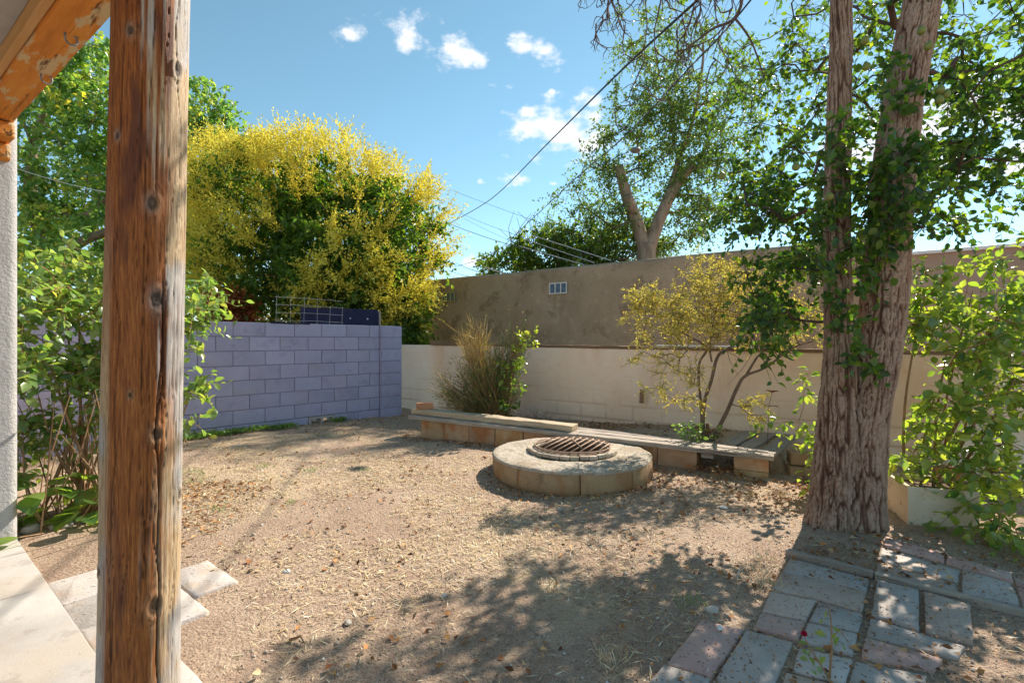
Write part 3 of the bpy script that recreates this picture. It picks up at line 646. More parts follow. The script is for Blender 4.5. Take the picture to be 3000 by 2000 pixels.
    for t in np.linspace(1.0, 2.05, 6): wp.add([O(t, 1.3), O(t + .01, 1.62), O(t - .01, 2.02 - .12 * (t < 1.3))], .0022, 4)
    for z in (1.64, 1.76, 1.88, 1.99): wp.add([O(.98, z), O(1.5, z + .01), O(2.07, z)], .0022, 4)
    o = obj('trellis', wp.mesh('trellis'), MT['wire_grey']); tag(o, 'square wire mesh trellis standing behind the top of the block wall', 'trellis')
build_blue_wall()

# ------------------------------------------------------------------ cream garden wall
WM = 6.72
def build_cream_wall():
    w = empty('garden_wall', 'low cream plastered garden wall behind the bench and planting bed', 'wall')
    b0 = bm_of(P(1160, 1000, 9.9))[0]; b0 = -7.62; b1 = 3.2
    n = 420; k = 90
    bs = np.linspace(b0, b1, n); zt = 1.268 - .0095 * (bs - b0)
    Bq, S = np.meshgrid(bs, np.linspace(-.15, 1, k)); Zq = S * zt[None, :]
    Zq = np.where(S < 0, S, Zq)
    pp = np.stack([Bq * 1.0, Zq, Bq * 0], -1)
    off = (fbm(pp * 2.2, 4, 2) - .5) * .03 + (fbm(pp * 14, 3, 5) - .5) * .006
    # faint block joints telegraphing through the plaster
    row = np.floor(Zq / .203); fz = np.abs(Zq / .203 - np.round(Zq / .203)) * .203
    xb = Bq / .41 + .5 * (row % 2); fx = np.abs(xb - np.round(xb)) * .41
    br = fbm(pp * 3, 3, 31)
    j = np.maximum(np.exp(-(fz / .010) ** 2), .6 * np.exp(-(fx / .010) ** 2)) * sst(.40, .55, br)
    off = off - .005 * j
    V = np.stack([B2[0] * Bq + M2[0] * (WM + off * -1), B2[1] * Bq + M2[1] * (WM - off), Zq], -1)
    front = V.reshape(-1, 3)
    topb = np.stack([B2[0] * bs + M2[0] * (WM + .2), B2[1] * bs + M2[1] * (WM + .2), zt], -1); botb = topb.copy(); botb[:, 2] = -.15
    Vall = np.vstack([front, topb, botb]); i = (np.arange(k - 1)[:, None] * n + np.arange(n - 1)[None]).ravel()
    fs = [np.c_[i, i + 1, i + n + 1, i + n]]
    r = np.arange(n - 1); tb_ = k * n; fs.append(np.c_[(k - 1) * n + r, (k - 1) * n + r + 1, tb_ + r + 1, tb_ + r]); fs.append(np.c_[tb_ + r, tb_ + r + 1, tb_ + n + r + 1, tb_ + n + r])
    lo = [q * n for q in range(k)] + [tb_, tb_ + n]; hi = [q * n + n - 1 for q in range(k)] + [tb_ + n - 1, tb_ + 2 * n - 1]
    fs.append(np.array(lo)[None, ::-1]); fs.append(np.array(hi)[None])
    obj('plaster', mesh_np('plaster', Vall, fs, {'tint': np.r_[(j * sst(.75, .1, Zq)).ravel(), np.zeros(2 * n)]}, smooth=False), MT['cream'], w)
    ang = math.atan2(B2[1], B2[0])
    b = -6.62; zf = lambda bb: 1.268 - .0095 * (bb - b0)
    for q, (L, wd) in enumerate(((2.3, .14), (2.45, .14), (2.2, .15), (2.4, .14))):
        o = obj('cap_plank', box_me('cap_plank', L - .012, wd, .04, .005, .006, q + 3, 20), MT['plank_brown'], w, BM(b + L / 2, WM + .05 + .01 * (q % 2), zf(b + L / 2) + .001), (0, rad(.54), ang + rad((.2, -.3, .25, -.1)[q])))
        b += L
    # pale weathered strip and pipe lying on top of the planks
    o = obj('metal_strip', box_me('metal_strip', 1.2, .09, .022, .003), MT['white_metal'], None, BM(-1.75, WM + .12, zf(-1.6) + .043), (0, rad(.54), ang)); tag(o, 'pale metal strip lying on the brown cap planks of the cream wall', 'metal strip')
    tb = Tubes(); tb.add([BM(.9, WM + .09, zf(.9) + .055), BM(1.8, WM + .1, zf(1.8) + .06), BM(2.6, WM + .09, zf(2.6) + .055)], .017, 8, cap=True)
    o = obj('pipe', tb.mesh('pipe'), MT['white_metal']); tag(o, 'thin pale pipe lying along the cream wall top behind the big tree', 'pipe')
    # small board fixed to the wall
    p = P(1881, 1180, 1); d = WM / (p[0] * M2[0] + p[1] * M2[1]); p = p * 1; q = P(1881, 1180, d * .99)
    o = obj('wall_board', box_me('wall_board', .055, .03, .185, .004, .004, 3, 3), MT['plank_brown'], None, q - np.array([M2[0], M2[1], 0]) * .022, (0, rad(2), ang)); tag(o, 'small dark upright board fixed on the cream garden wall', 'board')
build_cream_wall()

# ------------------------------------------------------------------ neighbour buildings
def build_buildings():
    ang = math.atan2(B2[1], B2[0])
    A = P(1228, 1000, 14.0); b0, m0 = bm_of(A)
    def shell(name, root, b0, b1, m0, depth, zt, mt, seed, rnd=.09):
        n = 260; prof = [(0., 0.)]; 
        # profile: outward offset, height; rounded parapet
        zs = np.concatenate([np.linspace(-.2, zt - rnd, 46)]); pr = [(0, z) for z in zs]
        for k in range(1, 8): a = math.pi / 2 * k / 7; pr.append((rnd - rnd * math.cos(a), zt - rnd + rnd * math.sin(a)))
        pr += [(.35, zt), (.4, zt - .25), (depth, zt - .25), (depth, -.2)]
        k = len(pr); bs = np.linspace(b0, b1, n); V = np.zeros((k, n, 3))
        for q, (o, z) in enumerate(pr):
            pts = np.stack([bs, bs * 0 + z, bs * 0 + o], -1)
            wv = (fbm(pts * .8, 3, seed) - .5) * .07 + (fbm(pts * 5, 3, seed + 3) - .5) * .018 if q < len(pr) - 4 else 0
            zz = z + (fbm(np.stack([bs * .7, bs * 0, bs * 0], -1), 2, seed + 7) - .5) * .05 * (q >= 44)
            V[q] = np.stack([B2[0] * bs + M2[0] * (m0 + o + wv), B2[1] * bs + M2[1] * (m0 + o + wv), bs * 0 + zz], -1)
        i = (np.arange(k - 1)[:, None] * n + np.arange(n - 1)[None]).ravel()
        lo = np.arange(k) * n; hi = lo + n - 1
        return obj('wall', mesh_np(name, V.reshape(-1, 3), [np.c_[i, i + 1, i + n + 1, i + n], lo[None, ::-1], hi[None]], smooth=False), mt, root)
    bl = empty('adobe_building', 'brown stucco flat-roofed building with two small glass block windows', 'building')
    b_end = bm_of(P(2560, 1000, m0 / ((2560 - 1500) / F * M2[0] + M2[1])))[0]
    shell('adobe_wall', bl, b0, b_end, m0, 5.5, 3.03, MT['adobe'], 4)
    glass = bpy.data.materials.new('glass_block'); glass.use_nodes = True; nt = glass.node_tree; gb = nt.nodes['Principled BSDF']
    gb.inputs['Base Color'].default_value = (.10, .17, .26, 1); gb.inputs['Roughness'].default_value = .12; gb.inputs['Specular IOR Level'].default_value = .9
    tc = nt.nodes.new('ShaderNodeTexCoord'); wv = nt.nodes.new('ShaderNodeTexWave'); wv.bands_direction = 'Z'; wv.inputs['Scale'].default_value = 11; wv.inputs['Distortion'].default_value = .6
    bp = nt.nodes.new('ShaderNodeBump'); bp.inputs['Distance'].default_value = .02; bp.inputs['Strength'].default_value = .8
    nt.links.new(tc.outputs['Object'], wv.inputs['Vector']); nt.links.new(wv.outputs['Fac'], bp.inputs['Height']); nt.links.new(bp.outputs[0], gb.inputs['Normal'])
    cr = nt.nodes.new('ShaderNodeValToRGB'); cr.color_ramp.elements[0].color = (.03, .06, .12, 1); cr.color_ramp.elements[1].color = (.22, .32, .45, 1); nt.links.new(wv.outputs['Fac'], cr.inputs[0]); nt.links.new(cr.outputs[0], gb.inputs['Base Color'])
    frw = mat('white_frame', [(.3, (.55, .53, .48)), (.7, (.66, .64, .6))], 9, 5, .8, .2, 60); fry = mat('yellowed_frame', [(.3, (.38, .33, .12)), (.7, (.46, .41, .18))], 9, 5, .8, .2, 60)
    for (u0, u1, v0, v1, fm) in ((1612, 1664, 828, 861, frw), (1299, 1336, 856, 884, fry)):
        dd = [m0 / ((u - 1500) / F * M2[0] + M2[1]) for u in (u0, u1)]
        pa, pb = P(u0, (v0 + v1) / 2, dd[0]), P(u1, (v0 + v1) / 2, dd[1]); c = (pa + pb) / 2; W = np.linalg.norm((pa - pb)[:2]); dm = sum(dd) / 2; Hh = (v1 - v0) / F * dm
        o3 = -np.array([M2[0], M2[1], 0]); zc = c[2]; bx = np.array([B2[0], B2[1], 0])
        win = obj('window', box_me('window_back', W, .05, Hh, 0), MT['mortar'], bl, c + o3 * .012 - np.array([0, 0, Hh / 2]), (0, 0, ang))
        fw = .026
        for k, xx in enumerate(np.linspace(-W / 2 + fw / 2, W / 2 - fw / 2, 4)):
            f = obj('frame', box_me('frame', fw, .07, Hh, .004), fm, win, (xx, -.012, 0))
        for zz in (0, Hh - fw):
            for k in range(3):
                x0 = -W / 2 + fw + k * (W - fw) / 3; x1 = -W / 2 + (k + 1) * (W - fw) / 3
                obj('frame', box_me('frame', x1 - x0, .066, fw, .004), fm, win, ((x0 + x1) / 2, -.012, zz))
        for k in range(3):
            x0 = -W / 2 + fw + k * (W - fw) / 3; x1 = -W / 2 + (k + 1) * (W - fw) / 3
            obj('pane', box_me('pane', x1 - x0 - .002, .04, Hh - 2 * fw - .002, .008), glass, win, ((x0 + x1) / 2, -.014, fw + .001))
    b2 = empty('low_building', 'mauve stucco building with a white metal roof edge behind the leafy bush', 'building')
    shell('low_wall', b2, b_end + .02, b_end + 9, m0 + .25, 5, 2.70, MT['adobe2'], 14, .02)
    obj('roof_edge', box_me('roof_edge', 9, .16, .05, .006), MT['white_metal'], b2, BM(b_end + 4.55, m0 + .24, 2.70), (0, 0, ang))
    return m0
BMM = build_buildings()

# ------------------------------------------------------------------ bench with block base
def build_bench():
    ang = math.atan2(NB[1], NB[0]); tilt = math.atan(.062 / NL); th = .045
    be = empty('bench', 'low L-shaped plank bench on concrete blocks along the planting bed', 'bench', loc=(N0[0], N0[1], 0)); be.rotation_euler = (0, 0, ang)
    zt = lambda x: .298 - .062 * x / NL
    rows = [(0, 2.5, .075, .145, 0, 'plank'), (2.51, NL, .075, .145, .001, 'plank'), (2.0, NL - .05, .235, .15, .004, 'plank'), (.03, 1.99, .235, .15, -.002, 'plank_warm'), (2.2, NL - .5, .39, .13, .002, 'plank')]
    for q, (x0, x1, y, wd, dz, mn) in enumerate(rows):
        xm = (x0 + x1) / 2
        obj('plank', box_me('plank', x1 - x0, wd, th, .006, .006, q, 30), MT[mn], be, (xm, y, zt(xm) + dz - th), (rad((.8, -.9, .6, .8, -.6)[q]), tilt, rad((.1, -.1, .15, -.2, .05)[q])))
    obj('plank', box_me('plank_thick', 2.46, .2, .07, .012, .011, 12, 40), MT['plank_warm'], be, (1.2, .19, zt(1.2) + .005), (0, tilt, rad(-.4)))
    dr = np.array([.167, .986]); ar = math.atan2(dr[1], dr[0]); zr = zt(NL)
    for q in range(3):
        o0 = np.array([NL - .07 - q * .19, .16 if q == 0 else .33]); Lr = 1.22 - (.17 if q else 0); c = o0 + dr * Lr / 2
        obj('plank', box_me('plank', Lr, .145, th, .006, .005, q + 20, 14), MT['plank'], be, (c[0], c[1], zr + .002 - th), (0, 0, ar + rad((.3, -.4, .2)[q])))
    # block base
    g = .008; full = box_me('bench_block', .405 - g, .19, .26, .008, .004, 3)
    for k in range(10):
        xx = .36 + .407 * k
        if abs(xx - (NL - .48)) < .24 or xx + .2 > NL - .2: continue         # missing block, leaves inside
        obj('block', full, MT['bench_block'], be, (xx, .165 + (rng.random() - .5) * .03, zt(xx) - th - .26 - .006), (0, tilt, (rng.random() - .5) * .04))
    cb = box_me('corner_block', .31, .19, .125, .008, .004, 5)
    for zz in (0, .128): obj('block', cb, MT['bench_block'], be, (NL - .20, .16, zr - th - .006 - .253 + zz), (0, 0, .03))
    for q in range(2): c = np.array([NL - .13, .48]) + dr * (.408 * q); obj('block', full, MT['bench_block'], be, (c[0], c[1], zr - th - .266), (0, 0, ar))
    obj('spacer', box_me('spacer', .12, .09, .05, .005, .003, 6), MT['plank'], be, (NL - .60, .11, zr - th - .052), (0, 0, 0))
    W = lambda x, y, z: (N0[0] + NB[0] * x + NM[0] * y, N0[1] + NB[1] * x + NM[1] * y, z)
    o = obj('brick', box_me('brick', .235, .125, .085, .006, .003, 4), MT['brick'], None, W(.13, .2, zt(.1) + .078), (0, 0, ang + .75)); tag(o, 'orange brick lying on the far end of the plank bench', 'brick')
    for q, (x, y, z, lab) in enumerate(((NL + .28, .42, -.03, 'lower tan concrete block between the bench return and the big tree'), (NL + .30, .50, .095, 'upper tan concrete block stacked between the bench return and the big tree'))):
        o = obj('concrete_block', box_me('concrete_block', .36, .19, .12, .01, .005, q + 2), MT['pit'], None, W(x, y, z), (0, 0, ang + .3 - .1 * q)); tag(o, lab, 'block', 'blocks by the tree')
    o = obj('timber', box_me('timber', 1.3, .09, .14, .008, .006, 7, 12), MT['plank_brown'], None, W(.42, 1.0, .08), (0, 0, ang + math.pi / 2 - .35)); tag(o, 'dark weathered timber closing the planting bed near the orange brick', 'timber')
build_bench()

# ------------------------------------------------------------------ fire pit
PIT = np.array([.60, 5.06]); PR = .80; PH = .207
def build_pit():
    f = empty('fire_pit', 'round concrete fire pit with brick rim and rusty iron grate', 'fire pit', loc=(PIT[0], PIT[1], 0))
    zg = -.03
    cuts = [-1.585, -.93, -.33, .35, 1.05, 1.75, 2.45, 3.15, 3.95]          # joint angles of the ring
    cuts = sorted(cuts)
    for q in range(len(cuts)):
        a0 = cuts[q]; a1 = cuts[(q + 1) % len(cuts)] + (2 * math.pi if q == len(cuts) - 1 else 0)
        gap = .0045 / PR; n = 22; A = np.linspace(a0 + gap, a1 - gap, n); rr = PR * (1 + .008 * math.sin(q * 7)); zt = PH - .02
        prof = [(.42, zg), (rr, zg), (rr + .002, .05), (rr, zt - .012), (rr - .012, zt), (.42, zt)]; k = len(prof)
        V = []
        for a in A:
            for (r_, z) in prof:
                w = (fbm(np.array([[math.cos(a) * 3, math.sin(a) * 3, z * 6 + q]]), 3, 2)[0] - .5) * .018 if r_ > .6 else 0
                V.append(((r_ + w) * math.cos(a), (r_ + w) * math.sin(a), z))
        i = (np.arange(n - 1)[:, None] * k + np.arange(k)[None]).ravel(); j = (np.arange(n - 1)[:, None] * k + (np.arange(k)[None] + 1) % k).ravel()
        obj('ring_block', mesh_np('ring_block', V, [np.c_[i, i + k, j + k, j], np.arange(k)[None], (np.arange(k)[::-1] + (n - 1) * k)[None]]), MT['pit'], f)
    # trowelled mortar top
    n = 160; R = np.array([.40, .405, .45, .52, .6, .68, .74, .785, .80, .798]); Zp = np.array([zg, PH, PH + .006, PH + .006, PH + .004, PH + .002, PH, PH - .003, PH - .012, PH - .03])
    A = np.linspace(0, 2 * math.pi, n, endpoint=False); k = len(R)
    AA, RR = np.meshgrid(A, R, indexing='ij'); ZZ = np.broadcast_to(Zp, AA.shape).copy()
    pp = np.stack([RR * np.cos(AA) * 6, RR * np.sin(AA) * 6, RR * 0], -1); ZZ[:, 1:8] += ((fbm(pp, 4, 3) - .5) * .02)[:, 1:8]
    R2 = RR + (RR > .76) * (fbm(np.stack([np.cos(AA) * 7, np.sin(AA) * 7, ZZ * 9], -1), 3, 9) - .42) * .02
    V = np.stack([R2 * np.cos(AA), R2 * np.sin(AA), ZZ], -1).reshape(-1, 3)
    i = (np.arange(n)[:, None] * k + np.arange(k - 1)[None]).ravel(); j = (((np.arange(n) + 1) % n)[:, None] * k + np.arange(k - 1)[None]).ravel()
    obj('mortar_top', mesh_np('mortar_top', V, [np.c_[i, i + 1, j + 1, j]], smooth=True), MT['pit_top'], f)
    # brick rim, bricks lying radially, a little off centre
    oc = np.array([.02, .03]); nb = 30
    for q in range(nb):
        a = 2 * math.pi * q / nb + .03
        obj('brick', box_me('rim_brick', .105, .080 + rng.random() * .01, .036, .006, .003, q), MT['pit_brick'], f, (oc[0] + .405 * math.cos(a), oc[1] + .405 * math.sin(a), PH + .004 + rng.random() * .006), ((rng.random() - .5) * .06, (rng.random() - .5) * .08, a + (rng.random() - .5) * .08))
    obj('liner', mesh_np('liner', np.vstack([[(.37 * math.cos(a), .37 * math.sin(a), z) for a in A] for z in (.0, PH + .01)]), [np.c_[np.arange(n), (np.arange(n) + 1) % n, (np.arange(n) + 1) % n + n, np.arange(n) + n][:, ::-1]]), MT['ash'], f)
    # ash bed
    rr = np.linspace(0, .37, 8); AA, RR = np.meshgrid(A[::4], rr, indexing='ij'); ZZ = .06 + (fbm(np.stack([RR * np.cos(AA) * 9, RR * np.sin(AA) * 9, RR * 0], -1), 3, 5) - .5) * .05
    V = np.stack([RR * np.cos(AA), RR * np.sin(AA), ZZ], -1).reshape(-1, 3); n4 = len(A[::4]); k = 8
    i = (np.arange(n4)[:, None] * k + np.arange(k - 1)[None]).ravel(); j = (((np.arange(n4) + 1) % n4)[:, None] * k + np.arange(k - 1)[None]).ravel()
    obj('ash_bed', mesh_np('ash_bed', V, [np.c_[i, i + 1, j + 1, j]], smooth=True), MT['ash'], f)
    # iron grate, a thing of its own resting on the brick rim
    g = empty('fire_grate', 'rusty round iron grate of parallel bars on the fire pit rim', 'grate', loc=(PIT[0] + oc[0], PIT[1] + oc[1] - .01, PH + .066))
    tb = Tubes(); a = np.linspace(0, 2 * math.pi, 61); tb.add(np.c_[.385 * np.cos(a), .385 * np.sin(a), a * 0], .008, 6); tb.add(np.c_[.375 * np.cos(a), .375 * np.sin(a), a * 0 - .018], .006, 6)
    obj('ring', tb.mesh('ring'), MT['rust'], g)
    bd_ = unit([.45, .89]); bn = np.array([bd_[1], -bd_[0]])
    for s in np.linspace(-.33, .33, 10):
        h = math.sqrt(.385 ** 2 - s ** 2) - .004; t1 = Tubes(); t1.add([np.r_[bn * s - bd_ * h, .004], np.r_[bn * s + bd_ * h, 0.004]], .0068, 7, cap=True); obj('bar', t1.mesh('bar', True), MT['rust'], g)
    t1 = Tubes(); t1.add([(.06, -.25, .018), (.02, .24, .018)], .006, 6, cap=True); obj('cross_bar', t1.mesh('cross_bar'), MT['rust'], g)
    for k in range(5):
        aa = 2 * math.pi * k / 5 - 1.8; t1 = Tubes(); t1.add([(.388 * math.cos(aa), .388 * math.sin(aa), .0), (.39 * math.cos(aa), .39 * math.sin(aa), -.022)], .006, 5, cap=True); obj('foot', t1.mesh('foot'), MT['rust'], g)
build_pit()

# ------------------------------------------------------------------ plants
def finish_tree(name, label, cat, sk, leafm, leafmat, barkmat, k=5, trunk_me=None, trunk_mat=None, group=None, extra=()):
    root = empty(name, label, cat, group)
    if trunk_me is not None: obj('trunk', trunk_me, trunk_mat or barkmat, root)
    if sk is not None:
        tb = Tubes(); branch_tubes(tb, sk, k, skip_trunk=trunk_me is not None)
        for poly, r_ in extra: tb.add(poly, r_, 3)
        if tb.n: obj('branches', tb.mesh('branches'), barkmat, root)
    if leafm is not None: obj('crown', leafm, leafmat, root)
    return root
def polyline(pts, n):
    """smooth Catmull-Rom through rows (x,y,z,r)"""
    pts = np.asarray(pts, float); out = []; m = len(pts)
    for i in range(m - 1):
        p0, p1, p2, p3 = pts[max(i - 1, 0)], pts[i], pts[i + 1], pts[min(i + 2, m - 1)]
        for t in np.linspace(0, 1, n, endpoint=False):
            out.append(.5 * (2 * p1 + (p2 - p0) * t + (2 * p0 - 5 * p1 + 4 * p2 - p3) * t ** 2 + (3 * p1 - p0 - 3 * p2 + p3) * t ** 3))
    out.append(pts[-1]); return np.array(out)
def bark_mesh(name, lines, dens=.006, cell=(.021, .06), depth=.017, flare=None):
    Vs, Fs, As = [], [], []; n0 = 0
    for li, ln in enumerate(lines):
        L = np.concatenate([[0], np.cumsum(np.linalg.norm(np.diff(ln[:, :3], axis=0), axis=1))]); m = max(8, int(L[-1] / dens)); s = np.linspace(0, L[-1], m)
        c = np.stack([np.interp(s, L, ln[:, q]) for q in range(4)], 1); rm = c[:, 3].max(); k = max(24, int(2 * math.pi * rm / dens))
        X, Y, t = frames(c[:, :3])
        # rotate the frame so that the seam faces away from the camera (+y)
        a = np.arange(k) * 2 * math.pi / k; A, S = np.meshgrid(a, s); Rr = np.repeat(c[:, 3:4], k, 1)
        per = 2 * math.pi * rm; ncell = round(per / cell[0]); x = A / (2 * math.pi) * ncell + S * 3
        wx = (fbm(np.stack([x * .4, S * 9, S * 0 + li * 9], -1), 3, 5) - .5) * 1.1
        q3 = lambda fx, fs, sd: np.abs(vnoise(np.stack([(x + wx) * fx, S * fs, S * 0 + li * 7.3], -1), sd) * 2 - 1)
        n1 = q3(.95, 5.0, 3); n2 = q3(1.9, 11, 13); n3 = q3(3.6, 34, 23); cross = q3(1.1, 30, 33)
        hgt = sst(.0, .26, n1) * (.45 + .55 * sst(.0, .2, n2)) * (.7 + .3 * sst(0, .3, n3)) * (.65 + .35 * sst(0, .18, cross))
        disp = depth * (hgt - .45) * np.clip(c[:, 3:4] / .12, .4, 1) + (fbm(np.stack([np.cos(A) * 2, np.sin(A) * 2, S * 3], -1), 3, 11 + li) - .5) * .03 * (c[:, 3:4] / .2)
        if flare: disp = disp + flare * np.exp(-S / .12) * (.6 + .6 * fbm(np.stack([np.cos(A) * 1.5, np.sin(A) * 1.5, S * 0 + li], -1), 2, 4))
        R = Rr + disp
        V = c[:, None, :3] + R[..., None] * (np.cos(A)[..., None] * X[:, None] + np.sin(A)[..., None] * Y[:, None])
        Vs.append(V.reshape(-1, 3)); As.append((hgt * .66 - .04 + .1 * fbm(np.stack([x * .5, S * 8, S * 0], -1), 2, 2)).ravel())
        i = (np.arange(m - 1)[:, None] * k + np.arange(k)[None]).ravel(); j = (np.arange(m - 1)[:, None] * k + (np.arange(k)[None] + 1) % k).ravel()
        Fs.append(np.c_[i, j, j + k, i + k] + n0); n0 += m * k
    return mesh_np(name, np.vstack(Vs), [np.vstack(Fs)], {'tint': np.concatenate(As)}, True)

def build_pear():
    r = np.random.default_rng(21); d = 3.62
    def T(lst): return polyline([[*P(u, v, dd), rr * .83] for u, v, dd, rr in lst], 10)
    right = T([(2512, 1580, d - .02, .19), (2520, 1400, d, .185), (2534, 1200, d, .178), (2566, 1050, d, .172), (2589, 890, d, .168), (2604, 700, d, .158), (2617, 510, d, .152), (2653, 255, d, .14), (2703, 0, d, .135), (2760, -300, d + .1, .12), (2790, -700, d + .2, .085), (2800, -1000, d + .3, .04)])
    left = T([(2425, 1580, d - .03, .17), (2440, 1400, d - .03, .155), (2452, 1200, d - .02, .14), (2458, 1050, d, .118), (2457, 890, d, .106), (2452, 700, d + .02, .1), (2453, 510, d + .04, .097), (2460, 255, d + .06, .09), (2464, 0, d + .1, .082), (2450, -350, d + .2, .07), (2420, -700, d + .3, .05), (2400, -900, d + .3, .03)])
    tm = bark_mesh('trunk', [right[:len(right) - 20], left[:len(left) - 15]], flare=.07)
    # crown lobes given by photo position, depth, pixel half widths and half depth in metres
    def lobe(u, v, dd, hu, hv, hd, w=None):
        return (P(u, v, dd), np.array([hu / F * dd, hd, hv / F * dd]), w if w else (hu * hv) * 1.0)
    lobes = [lobe(2230, 330, 5.2, 150, 260, .7), lobe(2180, 520, 5.0, 120, 130, .5), lobe(2330, 620, 4.5, 170, 210, .5), lobe(2290, 860, 4.0, 110, 130, .35), lobe(2170, 610, 4.4, 80, 70, .3),
             lobe(2380, 160, 5.4, 180, 230, .8), lobe(2640, 560, 3.35, 110, 150, .22), lobe(2560, 130, 4.6, 120, 150, .5), lobe(2780, 280, 4.3, 150, 200, .7), lobe(2920, 420, 4.0, 130, 260, .6),
             lobe(2850, 620, 4.2, 120, 100, .4, 5000), lobe(2480, 480, 3.4, 80, 120, .2), lobe(2420, 720, 3.4, 80, 90, .2), lobe(2740, 470, 4.0, 100, 130, .4, 7000),
             lobe(2960, 130, 4.4, 110, 160, .7), lobe(2230, 960, 3.6, 60, 80, .2, 5000), lobe(2900, 200, 3.6, 110, 130, .4)]
    t1 = in_lobes(lobes, 360, .35, r)
    # crown above the picture, it throws the dappled shade
    up = [((2.6, 4.2, 4.9), (1.6, 1.4, .8), .8), ((3.9, 5.1, 4.3), (1.1, .9, .8), .7), ((3.8, 4.5, 4.2), (1.0, 1.1, .8), .8), ((3.9, 6.3, 4.6), (1.0, .9, .8), .6)]
    t2 = in_lobes(up, 120, .3, r)
    targets = np.vstack([t1, t2])
    sk = skeleton([right, left], targets, .16, .02, .0032, .46, .35, .14, r, .03)
    pos, ld, mids, ends = twig_leaves(targets, 6, .19, 7, r, .35)
    # sprigs growing straight from the trunks
    def sprig(lst):
        out = []
        for u, v, su, sv, n in lst:
            for _ in range(n):
                dd = d - .19 - .06 * r.random(); out.append(P(u + r.normal() * su, v + r.normal() * sv, dd))
        return np.array(out)
    sp = sprig([(2600, 560, 40, 120, 18), (2560, 740, 30, 50, 8), (2500, 1000, 18, 30, 4), (2475, 905, 22, 14, 4), (2540, 1070, 14, 10, 2), (2450, 620, 30, 90, 10), (2640, 210, 50, 60, 8)])
    p2, l2, m2, e2 = twig_leaves(sp, 4, .12, 5, r, .5)
    P_ = np.vstack([pos, p2]); D_ = np.vstack([ld, l2]); n = len(P_)
    size = r.uniform(.042, .072, n)
    # the top band of the crown carries fewer leaves, so light comes through
    keep = (r.random(n) < .82); keep &= ~((P_[:, 2] > 2.9) & (P_[:, 1] > 4.1) & (r.random(n) < .42)); keep &= ~((P_[:, 2] > 3.95) & (r.random(n) < .3))
    lm = leaf_me('crown', P_[keep], D_[keep], size[keep], size[keep] * .72, r.beta(2, 2, n)[keep], LEAF8, .55, .8, r=r)
    ex = [((t, m_, e_), np.array([.0028, .0022, .0012])) for t, m_, e_ in zip(np.repeat(targets, 6, 0), mids, ends)]
    root = finish_tree('pear_tree', 'big double-trunked pear tree with furrowed bark beside the paving', 'tree', sk, lm, MT['pear_leaf'], MT['bark_dark'], 6, tm, MT['bark'], None, ex)
    # fruit
    n = 14; a = np.linspace(0, 2 * math.pi, n, endpoint=False); prof = [(0, -.5), (.25, -.46), (.44, -.25), (.47, 0), (.36, .28), (.2, .48), (.12, .6), (0, .63)]
    V = [(x * math.cos(q), x * math.sin(q), z) for x, z in prof for q in a]; i = (np.arange(len(prof) - 1)[:, None] * n + np.arange(n)[None]).ravel(); j = (np.arange(len(prof) - 1)[:, None] * n + (np.arange(n)[None] + 1) % n).ravel()
    pm = mesh_np('pear', np.array(V) * .054, [np.c_[i, j, j + n, i + n]], smooth=True)
    for u, v, dd in ((2755, 262, 3.2), (2772, 276, 3.22), (2752, 292, 3.2), (2720, 135, 3.25), (2535, 118, 3.3), (2538, 195, 3.35), (2430, 340, 3.3), (2332, 488, 3.3), (2115, 515, 3.5), (2480, 325, 3.3), (2700, 90, 3.3), (2430, 575, 3.3)):
        o = obj('pear', pm, MT['pear'], root, P(u, v, dd), (r.normal() * .2, r.normal() * .2, 0))
    # bare drooping twigs at the top of the view
    tb = Tubes()
    def droop(p, L, lev):
        n = 7; q = [p]; dirv = unit(np.array([r.normal() * .5, r.normal() * .3, -1.2 + .5 * r.random()]))
        for k in range(n):
            dirv = unit(dirv + r.normal(size=3) * .35 + np.array([0, 0, -.12])); q.append(q[-1] + dirv * L / n)
            if lev and r.random() < .6: droop(q[-1], L * .45, lev - 1)
        tb.add(q, np.linspace(.006, .0022, n + 1) * (1 if lev else .6), 4)
    anchor = []
    for u in (1690, 1745, 1770, 1800, 1870, 1905, 1960, 2010, 2060, 2090, 2120, 2150):
        p = P(u + r.normal() * 12, -60 - 60 * r.random(), 3.5 + r.normal() * .15); anchor.append(p); droop(p, .42 + .35 * r.random() * (1.3 if u > 1850 else 1), 2)
    lead = polyline([[*P(2440, -330, 3.75), .035], [*P(2250, -300, 3.6), .026], [*P(2050, -200, 3.5), .018], [*P(1850, -140, 3.5), .012], [*P(1660, -100, 3.5), .006]], 8)
    tb.add(lead[:, :3], lead[:, 3], 6)
    b2 = polyline([[*P(2190, -280, 3.6), .016], [*P(2170, 20, 3.6), .012], [*P(2080, 90, 3.6), .009], [*P(1990, 160, 3.65), .005]], 6); tb.add(b2[:, :3], b2[:, 3], 5)
    b3 = polyline([[*P(2150, 50, 3.6), .009], [*P(2200, 120, 3.6), .007], [*P(2240, 230, 3.6), .004]], 6); tb.add(b3[:, :3], b3[:, 3], 5)
    for p in anchor:
        k = np.argmin(np.linalg.norm(lead[:, :3] - p, axis=1)); tb.add([lead[k, :3], (lead[k, :3] + p) / 2 + r.normal(size=3) * .03, p], [.007, .006, .006], 4)
    obj('bare_twigs', tb.mesh('bare_twigs'), MT['bark_dark'], root)
build_pear()

